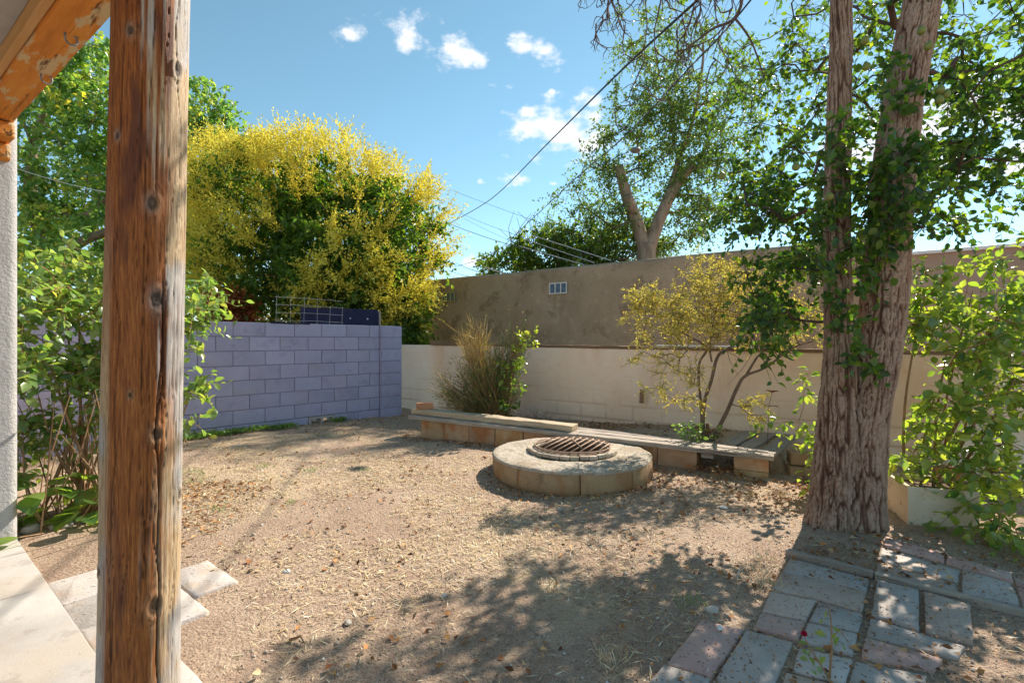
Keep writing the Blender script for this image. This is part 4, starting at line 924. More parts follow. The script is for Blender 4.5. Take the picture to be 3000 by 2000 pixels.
def bush_from(lobes, stems, ntar, nsub, sublen, nleaf, size, tpl, seed, seg=.14, r0=.003, droop=.25, asp=.66, shell=.4, up=.7, rnd=.6, tint=(2, 2), keepf=None):
    r = np.random.default_rng(seed); tg = in_lobes(lobes, ntar, shell, r); tg[:, 2] = np.maximum(tg[:, 2], .06)
    if keepf is not None: tg = tg[keepf(tg)]
    sk = skeleton(stems, tg, seg, .018, r0, .5, .9, .1, r)
    pos, ld, mids, ends = twig_leaves(tg, nsub, sublen, nleaf, r, droop); n = len(pos); pos[:, 2] = np.maximum(pos[:, 2], .03)
    s = r.uniform(*size, n); lm = leaf_me('foliage', pos, ld, s, s * asp, r.beta(*tint, n), tpl, up, rnd, r=r)
    ex = [((t, m_, e_), np.array([.0025, .002, .001])) for t, m_, e_ in zip(np.repeat(tg, nsub, 0), mids, ends)]
    return sk, lm, ex
def stems_from(base, tops, r_=.012, seed=0, n=6):
    r = np.random.default_rng(seed); out = []
    for t in tops:
        b = base + np.array([r.normal() * .1, r.normal() * .08, 0]); mid = (b + t) / 2 + r.normal(size=3) * .06
        out.append(polyline([[*b, r_ * (1 + .4 * r.random())], [*mid, r_ * .8], [*t, r_ * .5]], n))
    return out

def build_left_bush():
    # between the house wall and the log post, and just right of the post
    L = lambda u, v, dd, hu, hv, hd, w=None: (P(u, v, dd), np.array([hu / F * dd, hd, hv / F * dd]), w or hu * hv)
    base = np.array([-3.35, 3.95, .0]); base2 = np.array([-3.0, 4.2, 0])
    lobes = [L(150, 960, 3.9, 150, 150, .35), L(60, 1050, 3.6, 60, 80, .2), L(230, 800, 4.2, 140, 90, .35), L(430, 900, 4.3, 170, 120, .3), L(560, 880, 4.5, 75, 110, .2, 9000), L(580, 1180, 4.3, 30, 100, .12, 5500), L(220, 1150, 4.0, 120, 130, .3), L(360, 1100, 4.2, 140, 130, .3),
             L(100, 1330, 3.9, 70, 110, .2, 6500)]
    r = np.random.default_rng(3); tops = [P(u, v, dd) for u, v, dd in ((130, 1000, 3.9), (180, 900, 4.0), (230, 860, 4.2), (300, 950, 4.2), (400, 900, 4.3), (540, 950, 4.4), (110, 1150, 3.8), (200, 1050, 4.1), (270, 1120, 4.1), (560, 1150, 4.3), (150, 800, 4.1), (470, 1040, 4.3))]
    st = stems_from(base, tops[:8], .013, 1) + stems_from(base2, tops[8:], .012, 2)
    sk, lm, ex = bush_from(lobes, st, 140, 6, .2, 5, (.04, .1), LEAF8, 5, tint=(2, 2.2), up=1.0, rnd=.5)
    root = empty('rose_bush', 'tall leafy rose bush between the house wall and log post', 'bush')
    tb = Tubes(); branch_tubes(tb, sk, 5, False)
    for p_, r_ in ex: tb.add(p_, r_, 3)
    for k in range(60):                          # bare canes at the foot
        b = base + np.array([r.normal() * .28, r.normal() * .2, 0]); t = b + np.array([r.normal() * .2, r.normal() * .15, .5 + .6 * r.random()]); tb.add([b, (b + t) / 2 + r.normal(size=3) * .05, t], [.007, .006, .003], 4)
    obj('stems', tb.mesh('stems'), MT['stem'], root); obj('foliage', lm, MT['rose_leaf'], root)
    # broad low leaves at the wall foot
    n = 60; pos = np.c_[base[0] + r.normal(size=n) * .28 + .05, base[1] - .25 + r.normal(size=n) * .16, .04 + .28 * r.random(n)]; s = r.uniform(.1, .2, n)
    lm = leaf_me('broad_leaves', pos, r.normal(size=(n, 3)) * np.array([1, 1, .3]) - np.array([0, .3, .2]), s, s * .85, r.random(n) * .7, LEAF8, 1.2, .35, r=r)
    lp = empty('broad_leaved_plant', 'low plant with large green leaves at the foot of the rose bush', 'plant'); obj('foliage', lm, MT['lilac_leaf'], lp)
    tb = Tubes()
    for p in pos: tb.add([(p[0] * .5 + (base[0]) * .5, p[1] * .5 + (base[1] - .25) * .5, 0), p], [.004, .003], 4)
    obj('stems', tb.mesh('stems'), MT['stem'], lp)
build_left_bush()

def build_right_bush():
    L = lambda u, v, dd, hu, hv, hd, w=None: (P(u, v, dd), np.array([hu / F * dd, hd, hv / F * dd]), w or hu * hv)
    base = np.array([3.35, 3.95, .03])
    lobes = [L(2800, 1000, 3.9, 150, 110, .35), L(2900, 1200, 3.6, 150, 130, .35), L(2740, 1170, 3.9, 110, 110, .3), L(2950, 1000, 3.8, 110, 180, .35), L(2850, 870, 4.1, 140, 80, .3), L(2680, 1330, 3.7, 110, 70, .2), L(2920, 1400, 3.4, 110, 110, .25),
             L(2940, 1560, 3.15, 70, 70, .15, 6000), L(2700, 880, 4.0, 70, 90, .2, 6000), L(2990, 800, 3.9, 70, 120, .3)]
    r = np.random.default_rng(8); tops = [P(u, v, dd) for u, v, dd in ((2780, 1000, 3.9), (2850, 850, 4.0), (2900, 950, 3.8), (2960, 850, 3.9), (2740, 1150, 3.8), (2900, 1150, 3.6), (2980, 1100, 3.6), (2700, 900, 4.0), (2830, 1080, 3.9), (2940, 1300, 3.5))]
    st = stems_from(base, tops, .012, 5)
    sk, lm, ex = bush_from(lobes, st, 105, 5, .22, 5, (.045, .11), LEAF8, 12, tint=(2, 2), up=1.1, rnd=.5, asp=.62)
    root = finish_tree('lilac_bush', 'broad leafy green bush growing from the cream planter by the tree', 'bush', sk, lm, MT['lilac_leaf'], MT['stem'], 5, None, None, None, ex)
    # shoots left of the trunk
    sp = [P(2380 + k * 8, 1255 + (k % 3) * 30 + 5 * k, 4.35) for k in range(5)] + [P(2300, 1235, 4.35), P(2250, 1245, 4.4), P(2385, 1330, 4.2), P(2392, 1400, 4.1), P(2370, 1250, 4.35), P(2370, 1110, 4.3), P(2355, 1150, 4.3)]
    st2 = [polyline([[2.95, 4.45, .02, .008], [*P(2410, 1320, 4.3), .006], [*P(2400, 1250, 4.35), .004]], 6)]
    sk2 = skeleton(st2, np.array(sp), .1, .01, .002, .5, .2, .1, r); pos, ld, mids, ends = twig_leaves(np.array(sp), 4, .13, 4, r, .4); n = len(pos); s = r.uniform(.05, .09, n)
    lm2 = leaf_me('shoot', pos, ld, s, s * .65, r.beta(2, 2, n), LEAF8, .9, .5, r=r)
    finish_tree('leafy_shoot', 'leafy green shoots reaching out left of the double trunk over the bench return', 'shrub', sk2, lm2, MT['lilac_leaf'], MT['stem'], 4)
    # planter
    pl = empty('planter_box', 'weathered cream square planter box under the leafy bush', 'planter')
    p = G(2757, 1548, 0); a = math.atan2(-.32, 1); w, h, t = .42, .30, .03
    c = np.array([p[0] + .08, p[1] + .2, -.02])
    mt = mat('planter_cream', [(.3, (.62, .5, .36)), (.7, (.75, .63, .47))], 4, 8, .8, .2, 60, .004, second=[(14, (1, 1, 1), .58, .68, (.2, .12, .07), .7), (3, (1, 1, 1), .5, .65, (.5, .36, .22), .7), (5, (1, 1, .2), .6, .7, (.42, .3, .19), .5)])
    for dx, dy, sx, sy in ((0, -w / 2 + t / 2, w, t), (0, w / 2 - t / 2, w, t), (-w / 2 + t / 2, 0, t, w - 2 * t - .004), (w / 2 - t / 2, 0, t, w - 2 * t - .004)):
        off = np.array([dx * math.cos(a) - dy * math.sin(a), dx * math.sin(a) + dy * math.cos(a), 0]); obj('side', box_me('side', sx, sy, h, .008, .002), mt, pl, c + off, (0, 0, a))
    obj('soil', box_me('soil', w - 2 * t - .006, w - 2 * t - .006, h - .05, 0, .0), MT['ash'], pl, c + np.array([0, 0, .01]), (0, 0, a))
build_right_bush()

def build_mesquite():
    L = lambda u, v, dd, hu, hv, hd, w=None: (P(u, v, dd), np.array([hu / F * dd, hd, hv / F * dd]), w or hu * hv)
    dd = 5.55; r = np.random.default_rng(31)
    def T(lst): return polyline([[*P(u, v, q), rr] for u, v, q, rr in lst], 6)
    base = gz1(*P(2070, 1290, dd)[:2])
    st = [T([(2060, 1300, dd, .024), (2062, 1190, dd, .022), (2085, 1110, dd, .02), (2105, 1040, dd, .017), (2150, 1010, dd, .012), (2200, 960, dd - .1, .008)]),
          T([(2056, 1270, dd, .018), (2055, 1200, dd, .017), (2047, 1110, dd, .015), (2050, 1060, dd, .013), (2070, 1020, dd, .011), (2020, 985, dd - .1, .008), (1970, 960, dd - .2, .005)]),
          T([(2078, 1300, dd - .05, .024), (2125, 1215, dd - .05, .022), (2160, 1135, dd - .05, .02), (2185, 1100, dd - .05, .017), (2245, 1075, dd - .1, .013), (2320, 1020, dd - .15, .009), (2380, 1000, dd - .2, .006)]),
          T([(2185, 1100, dd - .05, .014), (2215, 1050, dd, .012), (2240, 1010, dd + .1, .009), (2260, 900, dd + .1, .006)]),
          T([(2085, 1060, dd, .011), (2080, 1000, dd, .009), (2100, 900, dd, .006)])]
    lobes = [L(2120, 880, dd, 170, 110, .5), L(2040, 930, dd - .15, 150, 90, .4), L(1930, 940, dd - .3, 110, 70, .3), L(2220, 930, dd, 120, 110, .4), L(2090, 790, dd + .1, 80, 60, .3), L(1890, 880, dd - .3, 50, 50, .2, 3500), L(1960, 1090, dd - .35, 100, 80, .2, 5500), L(1870, 1070, dd - .4, 40, 50, .15, 1700), L(2320, 950, dd - .1, 100, 80, .4),
             L(2000, 1170, dd - .2, 60, 40, .15, 1600), L(2220, 1195, dd - .35, 55, 40, .12, 1800), L(2200, 850, dd + .1, 100, 90, .35)]
    tg = in_lobes(lobes, 330, .3, r); sk = skeleton(st, tg, .1, .02, .0022, .5, .2, .18, r)
    # fronds: each sub twig carries small paired leaflets
    pos, ld, mids, ends = twig_leaves(tg, 6, .12, 12, r, .15); n = len(pos); s = r.uniform(.018, .042, n)
    lm = leaf_me('foliage', pos, ld, s, s * .36, r.beta(2, 2, n), NARROW, .6, .9, r=r)
    ex = [((t, m_, e_), np.array([.0018, .0015, .0008])) for t, m_, e_ in zip(np.repeat(tg, 6, 0), mids, ends)]
    root = empty('feathery_shrub', 'multi-stemmed shrub with fine yellow-green foliage in the planting bed', 'shrub')
    tb = Tubes()
    for s_ in st: tb.add(s_[:, :3], s_[:, 3], 8)
    obj('stems', tb.mesh('stems'), MT['bark_thin'], root)
    tb = Tubes(); branch_tubes(tb, sk, 4, True)
    for p_, r_ in ex: tb.add(p_, r_, 3)
    # some bleached dead twigs inside
    for k in range(90):
        p = P(2200 + r.normal() * 90, 930 + r.normal() * 40, dd - .1 + r.normal() * .15); q = p + r.normal(size=3) * np.array([.25, .15, .12]); tb.add([p, (p + q) / 2 + r.normal(size=3) * .03, q], [.004, .003, .0015], 3)
    obj('twigs', tb.mesh('twigs'), MT['bark_thin'], root); obj('foliage', lm, MT['mesq_leaf'], root)
    # weeds at the foot
    n = 110; c = P(2035, 1265, dd - .2); pos = c + r.normal(size=(n, 3)) * np.array([.11, .08, .06]); pos[:, 2] = np.maximum(pos[:, 2], .2); s = r.uniform(.03, .06, n)
    w = empty('green_weed', 'bright green weed at the foot of the feathery shrub', 'weed'); obj('foliage', leaf_me('foliage', pos, r.normal(size=(n, 3)), s, s * .7, .3 + .7 * r.random(n), LEAF8, 1, .5, r=r), MT['grass'], w)
    tb = Tubes()
    for p in pos[:30]: tb.add([(c[0] + r.normal() * .03, c[1] + r.normal() * .03, .15), p], [.003, .0015], 3)
    obj('stems', tb.mesh('stems'), MT['grass'], w)
    # cut stump by the stems
    tb = Tubes(); tb.add([P(2070, 1305, dd - .1), P(2073, 1240, dd - .1)], [.024, .02], 8, cap=True); o = obj('stump', tb.mesh('stump'), MT['bark_red']); tag(o, 'short dark cut stump beside the feathery shrub stems', 'stump')
    # dried flower stalk
    fl = empty('dry_stalk', 'dried brown flower stalk in front of the cream wall', 'dry plant'); p0 = P(2248, 1290, 5.3); p1 = P(2252, 1190, 5.3); p2 = P(2262, 1150, 5.3)
    p0[2] = .15
    tb = Tubes(); tb.add([p0, p1, p2], [.004, .003, .003], 4); obj('stem', tb.mesh('stem'), MT['bark_red'], fl)
    n = 12; a = np.linspace(0, 2 * math.pi, n, endpoint=False); dirs = np.c_[np.cos(a), np.sin(a), .3 + .3 * r.random(n)]; pos = np.repeat(p2[None], n, 0)
    pos = np.vstack([pos, np.repeat(p1[None], 3, 0)]); dirs = np.vstack([dirs, [[1, -.2, .1], [-.9, 0, .2], [.3, -.6, .2]]]); s = np.r_[np.full(n, .07), [.1, .07, .06]]
    obj('flower_head', leaf_me('flower_head', pos[:n], dirs[:n], s[:n], s[:n] * .35, np.full(n, .25), LEAF8, 1, .3, r=r), MT['litter'], fl)
    obj('dry_leaf', leaf_me('dry_leaf', pos[n:], dirs[n:], s[n:], s[n:] * .35, np.full(3, .25), LEAF8, 1, .3, r=r), MT['litter'], fl)
build_mesquite()

def build_broom():
    r = np.random.default_rng(41); dd = 7.3; c = P(1445, 1205, dd); c[2] = .1
    root = empty('broom_shrub', 'bushy broom shrub with thin green and straw stems against cream wall', 'shrub')
    pos, dirs, ls, tn = [], [], [], []
    tb = Tubes()
    def spray(tgt, n, spread, tint, L):
        for _ in range(n):
            e = tgt + r.normal(size=3) * spread; b = c + r.normal(size=3) * np.array([.1, .07, .03]); m1 = b + (e - b) * .5 + np.array([0, 0, .05]) + r.normal(size=3) * .05
            tb.add([b, m1, e], [.007, .005, .003], 3, val=.9)
            for _ in range(24):
                s = .3 + .65 * r.random(); p = b + (e - b) * s + r.normal(size=3) * .04; d = unit(e - b) * .8 + r.normal(size=3) * .55 + np.array([0, 0, .2])
                pos.append(p); dirs.append(d); ls.append(L * r.uniform(.5, 1.3)); tn.append(np.clip(r.normal(tint, .16), 0, 1))
    for u, v, n, sp, ti, L in ((1315, 1110, 24, .13, .38, .13), (1360, 1075, 24, .13, .28, .14), (1425, 1090, 26, .13, .28, .14), (1500, 975, 28, .12, .12, .15), (1455, 1010, 18, .11, .2, .15), (1535, 960, 18, .1, .1, .14), (1290, 1145, 18, .1, .65, .12), (1370, 1150, 22, .13, .42, .12), (1500, 1130, 18, .1, .55, .13), (1320, 1180, 14, .1, .6, .11), (1440, 1160, 18, .12, .4, .12), (1480, 1060, 22, .12, .2, .14)):
        spray(P(u, v, dd - .1), n, sp, ti, L)
    for u, v, n in ((1375, 990, 16), (1395, 960, 14), (1385, 1020, 12)): spray(P(u, v, dd + .05), n, .05, .97, .3)
    n = len(pos); ls = np.array(ls)
    obj('stems', tb.mesh('stems'), MT['stem'], root)
    obj('foliage', leaf_me('foliage', np.array(pos), np.array(dirs), ls, np.full(n, .0085), np.array(tn), NARROW, .3, 1, r=r), MT['broom'], root)
    fl = [P(u + r.normal() * 40, v + r.normal() * 40, dd - .25) for u, v in ((1400, 1030), (1450, 1120), (1500, 960), (1360, 1110), (1530, 950)) for _ in range(7)]
    obj('yellow_blooms', leaf_me('yellow_blooms', np.array(fl), r.normal(size=(len(fl), 3)), .028, .022, .6 + .4 * r.random(len(fl)), LEAF4, 1, .6, r=r), MT['rain_flower'], root)['kind'] = 'stuff'
    # leafy vine climbing through its right side
    line = polyline([[*P(1495, 1210, dd - .2), .008], [*P(1500, 1100, dd - .2), .007], [*P(1520, 1030, dd - .25), .006], [*P(1545, 985, dd - .25), .004]], 6)
    tg = np.array([P(u + r.normal() * 14, v + r.normal() * 14, dd - .28 + r.normal() * .05) for u, v in ((1500, 1180), (1490, 1120), (1500, 1080), (1515, 1060), (1520, 1030), (1530, 1000), (1545, 985), (1535, 1010), (1475, 1080), (1505, 1150), (1480, 1180)) for _ in range(3)])
    sk = skeleton([line], tg, .08, .01, .002, .5, .2, .1, r); pos, ld, _, _ = twig_leaves(tg, 3, .07, 3, r, .3); n = len(pos); s = r.uniform(.04, .075, n)
    finish_tree('climbing_vine', 'green leafy vine climbing through the broom shrub', 'vine', sk, leaf_me('crown', pos, ld, s, s * .75, np.clip((pos[:, 2] - .4) * .9, 0, 1) * .7 + .3 * r.random(n), LEAF8, .8, .6, r=r), MT['lilac_leaf'], MT['stem'], 4)
    # grey dry twiggy clump
    dc = P(1570, 1190, 7.0); dc[2] = .12; tb = Tubes()
    for k in range(150):
        b = dc + r.normal(size=3) * np.array([.06, .05, .02]); e = b + r.normal(size=3) * np.array([.2, .14, .07]) + np.array([-.02, 0, .2 * r.random()]); tb.add([b, (b + e) / 2 + r.normal(size=3) * .03, e], [.005, .004, .002], 3)
    dt = empty('dead_twigs', 'clump of pale dead twigs at the right foot of the broom shrub', 'dead shrub'); obj('twigs', tb.mesh('twigs'), mat('bleached_twigs', [(.3, (.28, .23, .2)), (.7, (.42, .36, .31))], 9, 4, .95, 0), dt)
build_broom()

def build_far_trees():
    L = lambda u, v, dd, hu, hv, hd, w=None: (P(u, v, dd), np.array([hu / F * dd, hd, hv / F * dd]), w or hu * hv)
    def T(lst, n=6): return polyline([[*P(u, v, q), rr] for u, v, q, rr in lst], n)
    def down(p): q = np.array(p, float); q[2] = -.05; return q
    # golden rain tree
    r = np.random.default_rng(51); dd = 12.2
    base = P(985, 1000, dd); base[2] = -.05
    tr = [polyline([[*base, .17], [*P(990, 930, dd), .15], [*P(980, 820, dd), .12], [*P(930, 680, dd), .08], [*P(850, 560, dd), .05]], 6),
          polyline([[*P(988, 880, dd), .11], [*P(1000, 760, dd - .1), .09], [*P(985, 690, dd - .1), .08], [*P(1010, 560, dd), .05], [*P(1020, 470, dd), .03]], 6),
          polyline([[*P(988, 860, dd), .1], [*P(1080, 740, dd + .1), .07], [*P(1190, 620, dd + .1), .04]], 6)]
    lobes = [L(760, 600, dd, 190, 140, 1.6), L(960, 580, dd - .2, 200, 130, 1.8), L(1120, 660, dd - .2, 165, 135, 1.6), L(1215, 690, dd, 85, 115, 1.1), L(820, 760, dd - .5, 200, 150, 1.6), L(1010, 790, dd - .9, 180, 130, 1.3), L(1120, 840, dd - .9, 110, 100, 1.0), L(1000, 720, dd, 280, 180, 2.0), L(670, 520, dd + .3, 100, 80, .9), L(890, 530, dd, 150, 80, 1.2), L(1160, 900, dd - .6, 70, 70, .6), L(830, 890, dd - .4, 190, 80, 1.0), L(1030, 910, dd - .5, 170, 70, 1.0)]
    tg = in_lobes(lobes, 600, .3, r); tg[:, 2] = np.maximum(tg[:, 2], .9)
    sk = skeleton(tr, tg, .4, .06, .008, .45, .5, .12, r)
    pos, ld, mids, ends = twig_leaves(tg, 7, .42, 9, r, .3); n = len(pos); s = r.uniform(.1, .19, n)
    lm = leaf_me('crown', pos, ld, s, s * .5, r.beta(2, 2.4, n), LEAF4, .7, .6, r=r)
    root = finish_tree('golden_rain_tree', 'big rounded tree covered in yellow flower sprays behind the block wall', 'tree', sk, lm, MT['rain_leaf'], MT['bark_red'], 6)
    # flower panicles on the outer shell
    cand = in_lobes(lobes[:7] + lobes[8:], 4200, 1.0, r)
    C = np.array([l[0] for l in lobes]); Rr = np.array([l[1] for l in lobes])
    dn = np.sqrt((((cand[:, None] - C[None]) / Rr[None]) ** 2).sum(2)); inside = (dn < .86).sum(1); cand = cand[inside == 0]
    cl = fbm(cand * .9, 3, 77); up = (cand[:, 2] - 1) / 6
    keep = r.random(len(cand)) < np.clip(sst(.45, .52, cl) * 1.1 + .35 * sst(.3, .65, up), .02, 1); cand = cand[keep & (cand[:, 2] > 1.3)][:1250]
    ctr = P(980, 760, dd + .3); pp, pd, pl, pt = [], [], [], []
    for q in cand:
        ax = unit(unit(q - ctr) + np.array([0, -.15, .55]) + r.normal(size=3) * .25); tn = r.normal(.5, .12)
        for k in range(11):
            b = q + ax * r.uniform(-.05, .42); sd = unit(ax * .9 + r.normal(size=3) * .55); Ls = r.uniform(.2, .5); m = int(Ls / .03)
            for j in range(m):
                pp.append(b + sd * Ls * j / m + r.normal(size=3) * .008); pd.append(sd + r.normal(size=3) * .7); pl.append(r.uniform(.035, .07)); pt.append(tn + r.normal() * .16)
    pp = np.array(pp); pl = np.array(pl)
    obj('flower_sprays', leaf_me('flower_sprays', pp, np.array(pd), pl, pl * .55, np.clip(pt, 0, 1), NARROW, .5, 1, r=r), MT['rain_flower'], root)
    # large green tree at the left
    r = np.random.default_rng(61); dd = 14.0; base = P(170, 1000, dd); base[2] = -.05
    tr = [polyline([[*base, .26], [*P(150, 850, dd), .22], [*P(110, 640, dd), .17], [*P(90, 480, dd), .12], [*P(150, 250, dd), .07]], 6),
          polyline([[*P(150, 820, dd), .17], [*P(230, 715, dd - .5), .13], [*P(360, 660, dd - .7), .09], [*P(520, 560, dd - .4), .05]], 6),
          polyline([[*P(120, 600, dd), .12], [*P(230, 640, dd - .6), .1], [*P(330, 560, dd - .6), .06], [*P(420, 420, dd), .04]], 6)]
    lobes = [L(180, 420, dd, 230, 260, 2.2), L(380, 330, dd, 170, 170, 1.8), L(560, 340, dd, 120, 110, 1.2), L(590, 520, dd - .4, 130, 190, 1.3), L(330, 620, dd - .5, 250, 180, 1.8), L(570, 760, dd - 1, 110, 170, 1.0), L(130, 700, dd - .3, 140, 150, 1.6), L(200, 180, dd, 130, 110, 1.4), L(660, 390, dd + .4, 100, 70, .8), L(450, 800, dd - .6, 180, 110, 1.2)]
    tg = in_lobes(lobes, 520, .35, r); sk = skeleton(tr, tg, .45, .07, .008, .45, .5, .14, r); pos, ld, mids, ends = twig_leaves(tg, 7, .5, 9, r, .3); n = len(pos); s = r.uniform(.11, .2, n)
    yel = np.clip(r.beta(2, 2.2, n) + .35 * sst(.55, .7, fbm(pos * .8, 3, 5)), 0, 1)
    finish_tree('shade_tree', 'large green tree with grey limbs behind the log post', 'tree', sk, leaf_me('crown', pos, ld, s, s * .62, yel, LEAF4, .8, .6, r=r), MT['green_leaf'], MT['bark_pale'], 6)
    # pollarded elm behind the brown building
    r = np.random.default_rng(71); dd = 16.0
    b0 = P(1893, 1000, dd); b0[2] = -.05
    main = polyline([[*b0, .34], [*P(1893, 760, dd), .31], [*P(1893, 715, dd), .30]], 6)
    stubL = polyline([[*P(1890, 735, dd), .22], [*P(1868, 660, dd), .21], [*P(1838, 580, dd), .185], [*P(1812, 487, dd), .15]], 8)
    stubR = polyline([[*P(1898, 735, dd), .24], [*P(1925, 660, dd), .20], [*P(1960, 580, dd), .18], [*P(1990, 530, dd), .16], [*P(2030, 483, dd), .14]], 8)
    limb = polyline([[*P(1962, 575, dd), .12], [*P(1985, 480, dd + .2), .09], [*P(2030, 350, dd + .3), .06], [*P(2060, 170, dd + .3), .04], [*P(2050, 60, dd + .3), .02]], 8)
    cutb = polyline([[*P(1853, 622, dd - .1), .12], [*P(1838, 573, dd - .4), .13]], 3)
    tb = Tubes()
    for ln in (main, stubL, stubR, cutb): tb.add(ln[:, :3], ln[:, 3], 14, cap=True)
    tb.add(limb[:, :3], limb[:, 3], 9)
    lobes = [L(1800, 440, dd, 110, 90, 1.0, 8000), L(1900, 330, dd, 130, 120, 1.2), L(1980, 430, dd + .2, 130, 140, 1.2), L(2050, 200, dd + .3, 170, 130, 1.4, 16000), L(1900, 110, dd + .3, 110, 90, 1.1, 6500), L(1770, 600, dd + .4, 110, 110, 1.2), L(1960, 620, dd + 1.0, 130, 110, 1.0), L(2050, 560, dd + .4, 110, 130, 1.0), L(1700, 690, dd + .8, 120, 70, 1.0), L(1650, 590, dd + .4, 55, 40, .6, 2200), L(2120, 380, dd + .2, 100, 150, 1.1), L(1870, 720, dd + 1.2, 140, 60, .8)]
    tg = in_lobes(lobes, 520, .3, r); sk = skeleton([stubL, stubR, limb, main], tg, .45, .09, .009, .45, .3, .16, r); pos, ld, mids, ends = twig_leaves(tg, 8, .5, 8, r, .25); n = len(pos); s = r.uniform(.07, .15, n)
    root = empty('elm_tree', 'elm with sawn-off pale limbs behind the brown stucco building', 'tree'); obj('trunk', tb.mesh('trunk'), MT['bark_pale'], root)
    tb = Tubes(); branch_tubes(tb, sk, 5, True); obj('branches', tb.mesh('branches'), MT['bark_thin'], root)
    obj('crown', leaf_me('crown', pos, ld, s, s * .5, r.beta(2, 2, n), LEAF4, .7, .7, r=r), MT['elm_leaf'], root)
    # cap of the sawn limb
    # lower round tree left of the elm
    r = np.random.default_rng(81); dd = 17.5; base = P(1650, 1000, dd); base[2] = -.05
    tr = [polyline([[*base, .2], [*P(1650, 880, dd), .18], [*P(1640, 780, dd), .12], [*P(1600, 700, dd), .06]], 6)]
    lobes = [L(1590, 740, dd, 110, 70, 1.2), L(1480, 790, dd, 90, 55, 1.0), L(1700, 740, dd, 130, 80, 1.3), L(1820, 720, dd, 110, 80, 1.2), L(1640, 820, dd, 230, 60, 1.6)]
    tg = in_lobes(lobes, 260, .35, r); sk = skeleton(tr, tg, .45, .06, .008, .45, .5, .12, r); pos, ld, mids, ends = twig_leaves(tg, 7, .45, 8, r, .25); n = len(pos); s = r.uniform(.1, .18, n)
    bare = []
    for k in range(46):
        p = P(1480 + 260 * r.random(), 740 - 20 * r.random(), dd); q = p + np.array([r.normal() * .5, 0, .4 + 1.1 * r.random()]); bare.append((np.array([p, (p + q) / 2 + r.normal(size=3) * .15, q]), np.array([.015, .011, .006])))
    finish_tree('round_tree', 'low round green tree with bare twig tips behind the brown building', 'tree', sk, leaf_me('crown', pos, ld, s, s * .6, r.beta(2, 2, n), LEAF4, .8, .6, r=r), MT['far_leaf'], MT['bark_thin'], 5, None, None, None, bare)
    # orange autumn shrub and a dark shrub filling behind the block wall
    for nm, lab, u, v, q, hu, hv, mt_, sd_ in (('autumn_shrub', 'orange autumn shrub showing above the left part of the block wall', 668, 905, 10.4, 55, 40, 'orange_leaf', 91), ('dark_shrub', 'dark green shrub between the block wall and the brown building', 1195, 930, 11.2, 60, 95, 'far_leaf', 92), ('hedge_shrub', 'green shrub behind the block wall left of the log post', 200, 830, 9.5, 240, 120, 'green_leaf', 93)):
        r = np.random.default_rng(sd_); base = P(u, 1000, q); base[2] = -.05; c0 = P(u, v, q)
        tg = in_lobes([(c0, np.array([hu / F * q, .5, hv / F * q])), (c0 - np.array([0, 0, hv / F * q * .8]), np.array([hu / F * q, .5, hv / F * q]))], 110, .3, r)
        sk = skeleton([polyline([[*base, .05], [*(base * .5 + c0 * .5), .04], [*c0, .02]], 5)], tg, .25, .04, .005, .5, .4, .1, r); pos, ld, _, _ = twig_leaves(tg, 6, .28, 7, r, .2); n = len(pos); s = r.uniform(.07, .13, n)
        finish_tree(nm, lab, 'shrub', sk, leaf_me('crown', pos, ld, s, s * .6, r.beta(2, 2, n), LEAF4, .8, .6, r=r), MT[mt_], MT['bark_thin'], 4)
build_far_trees()

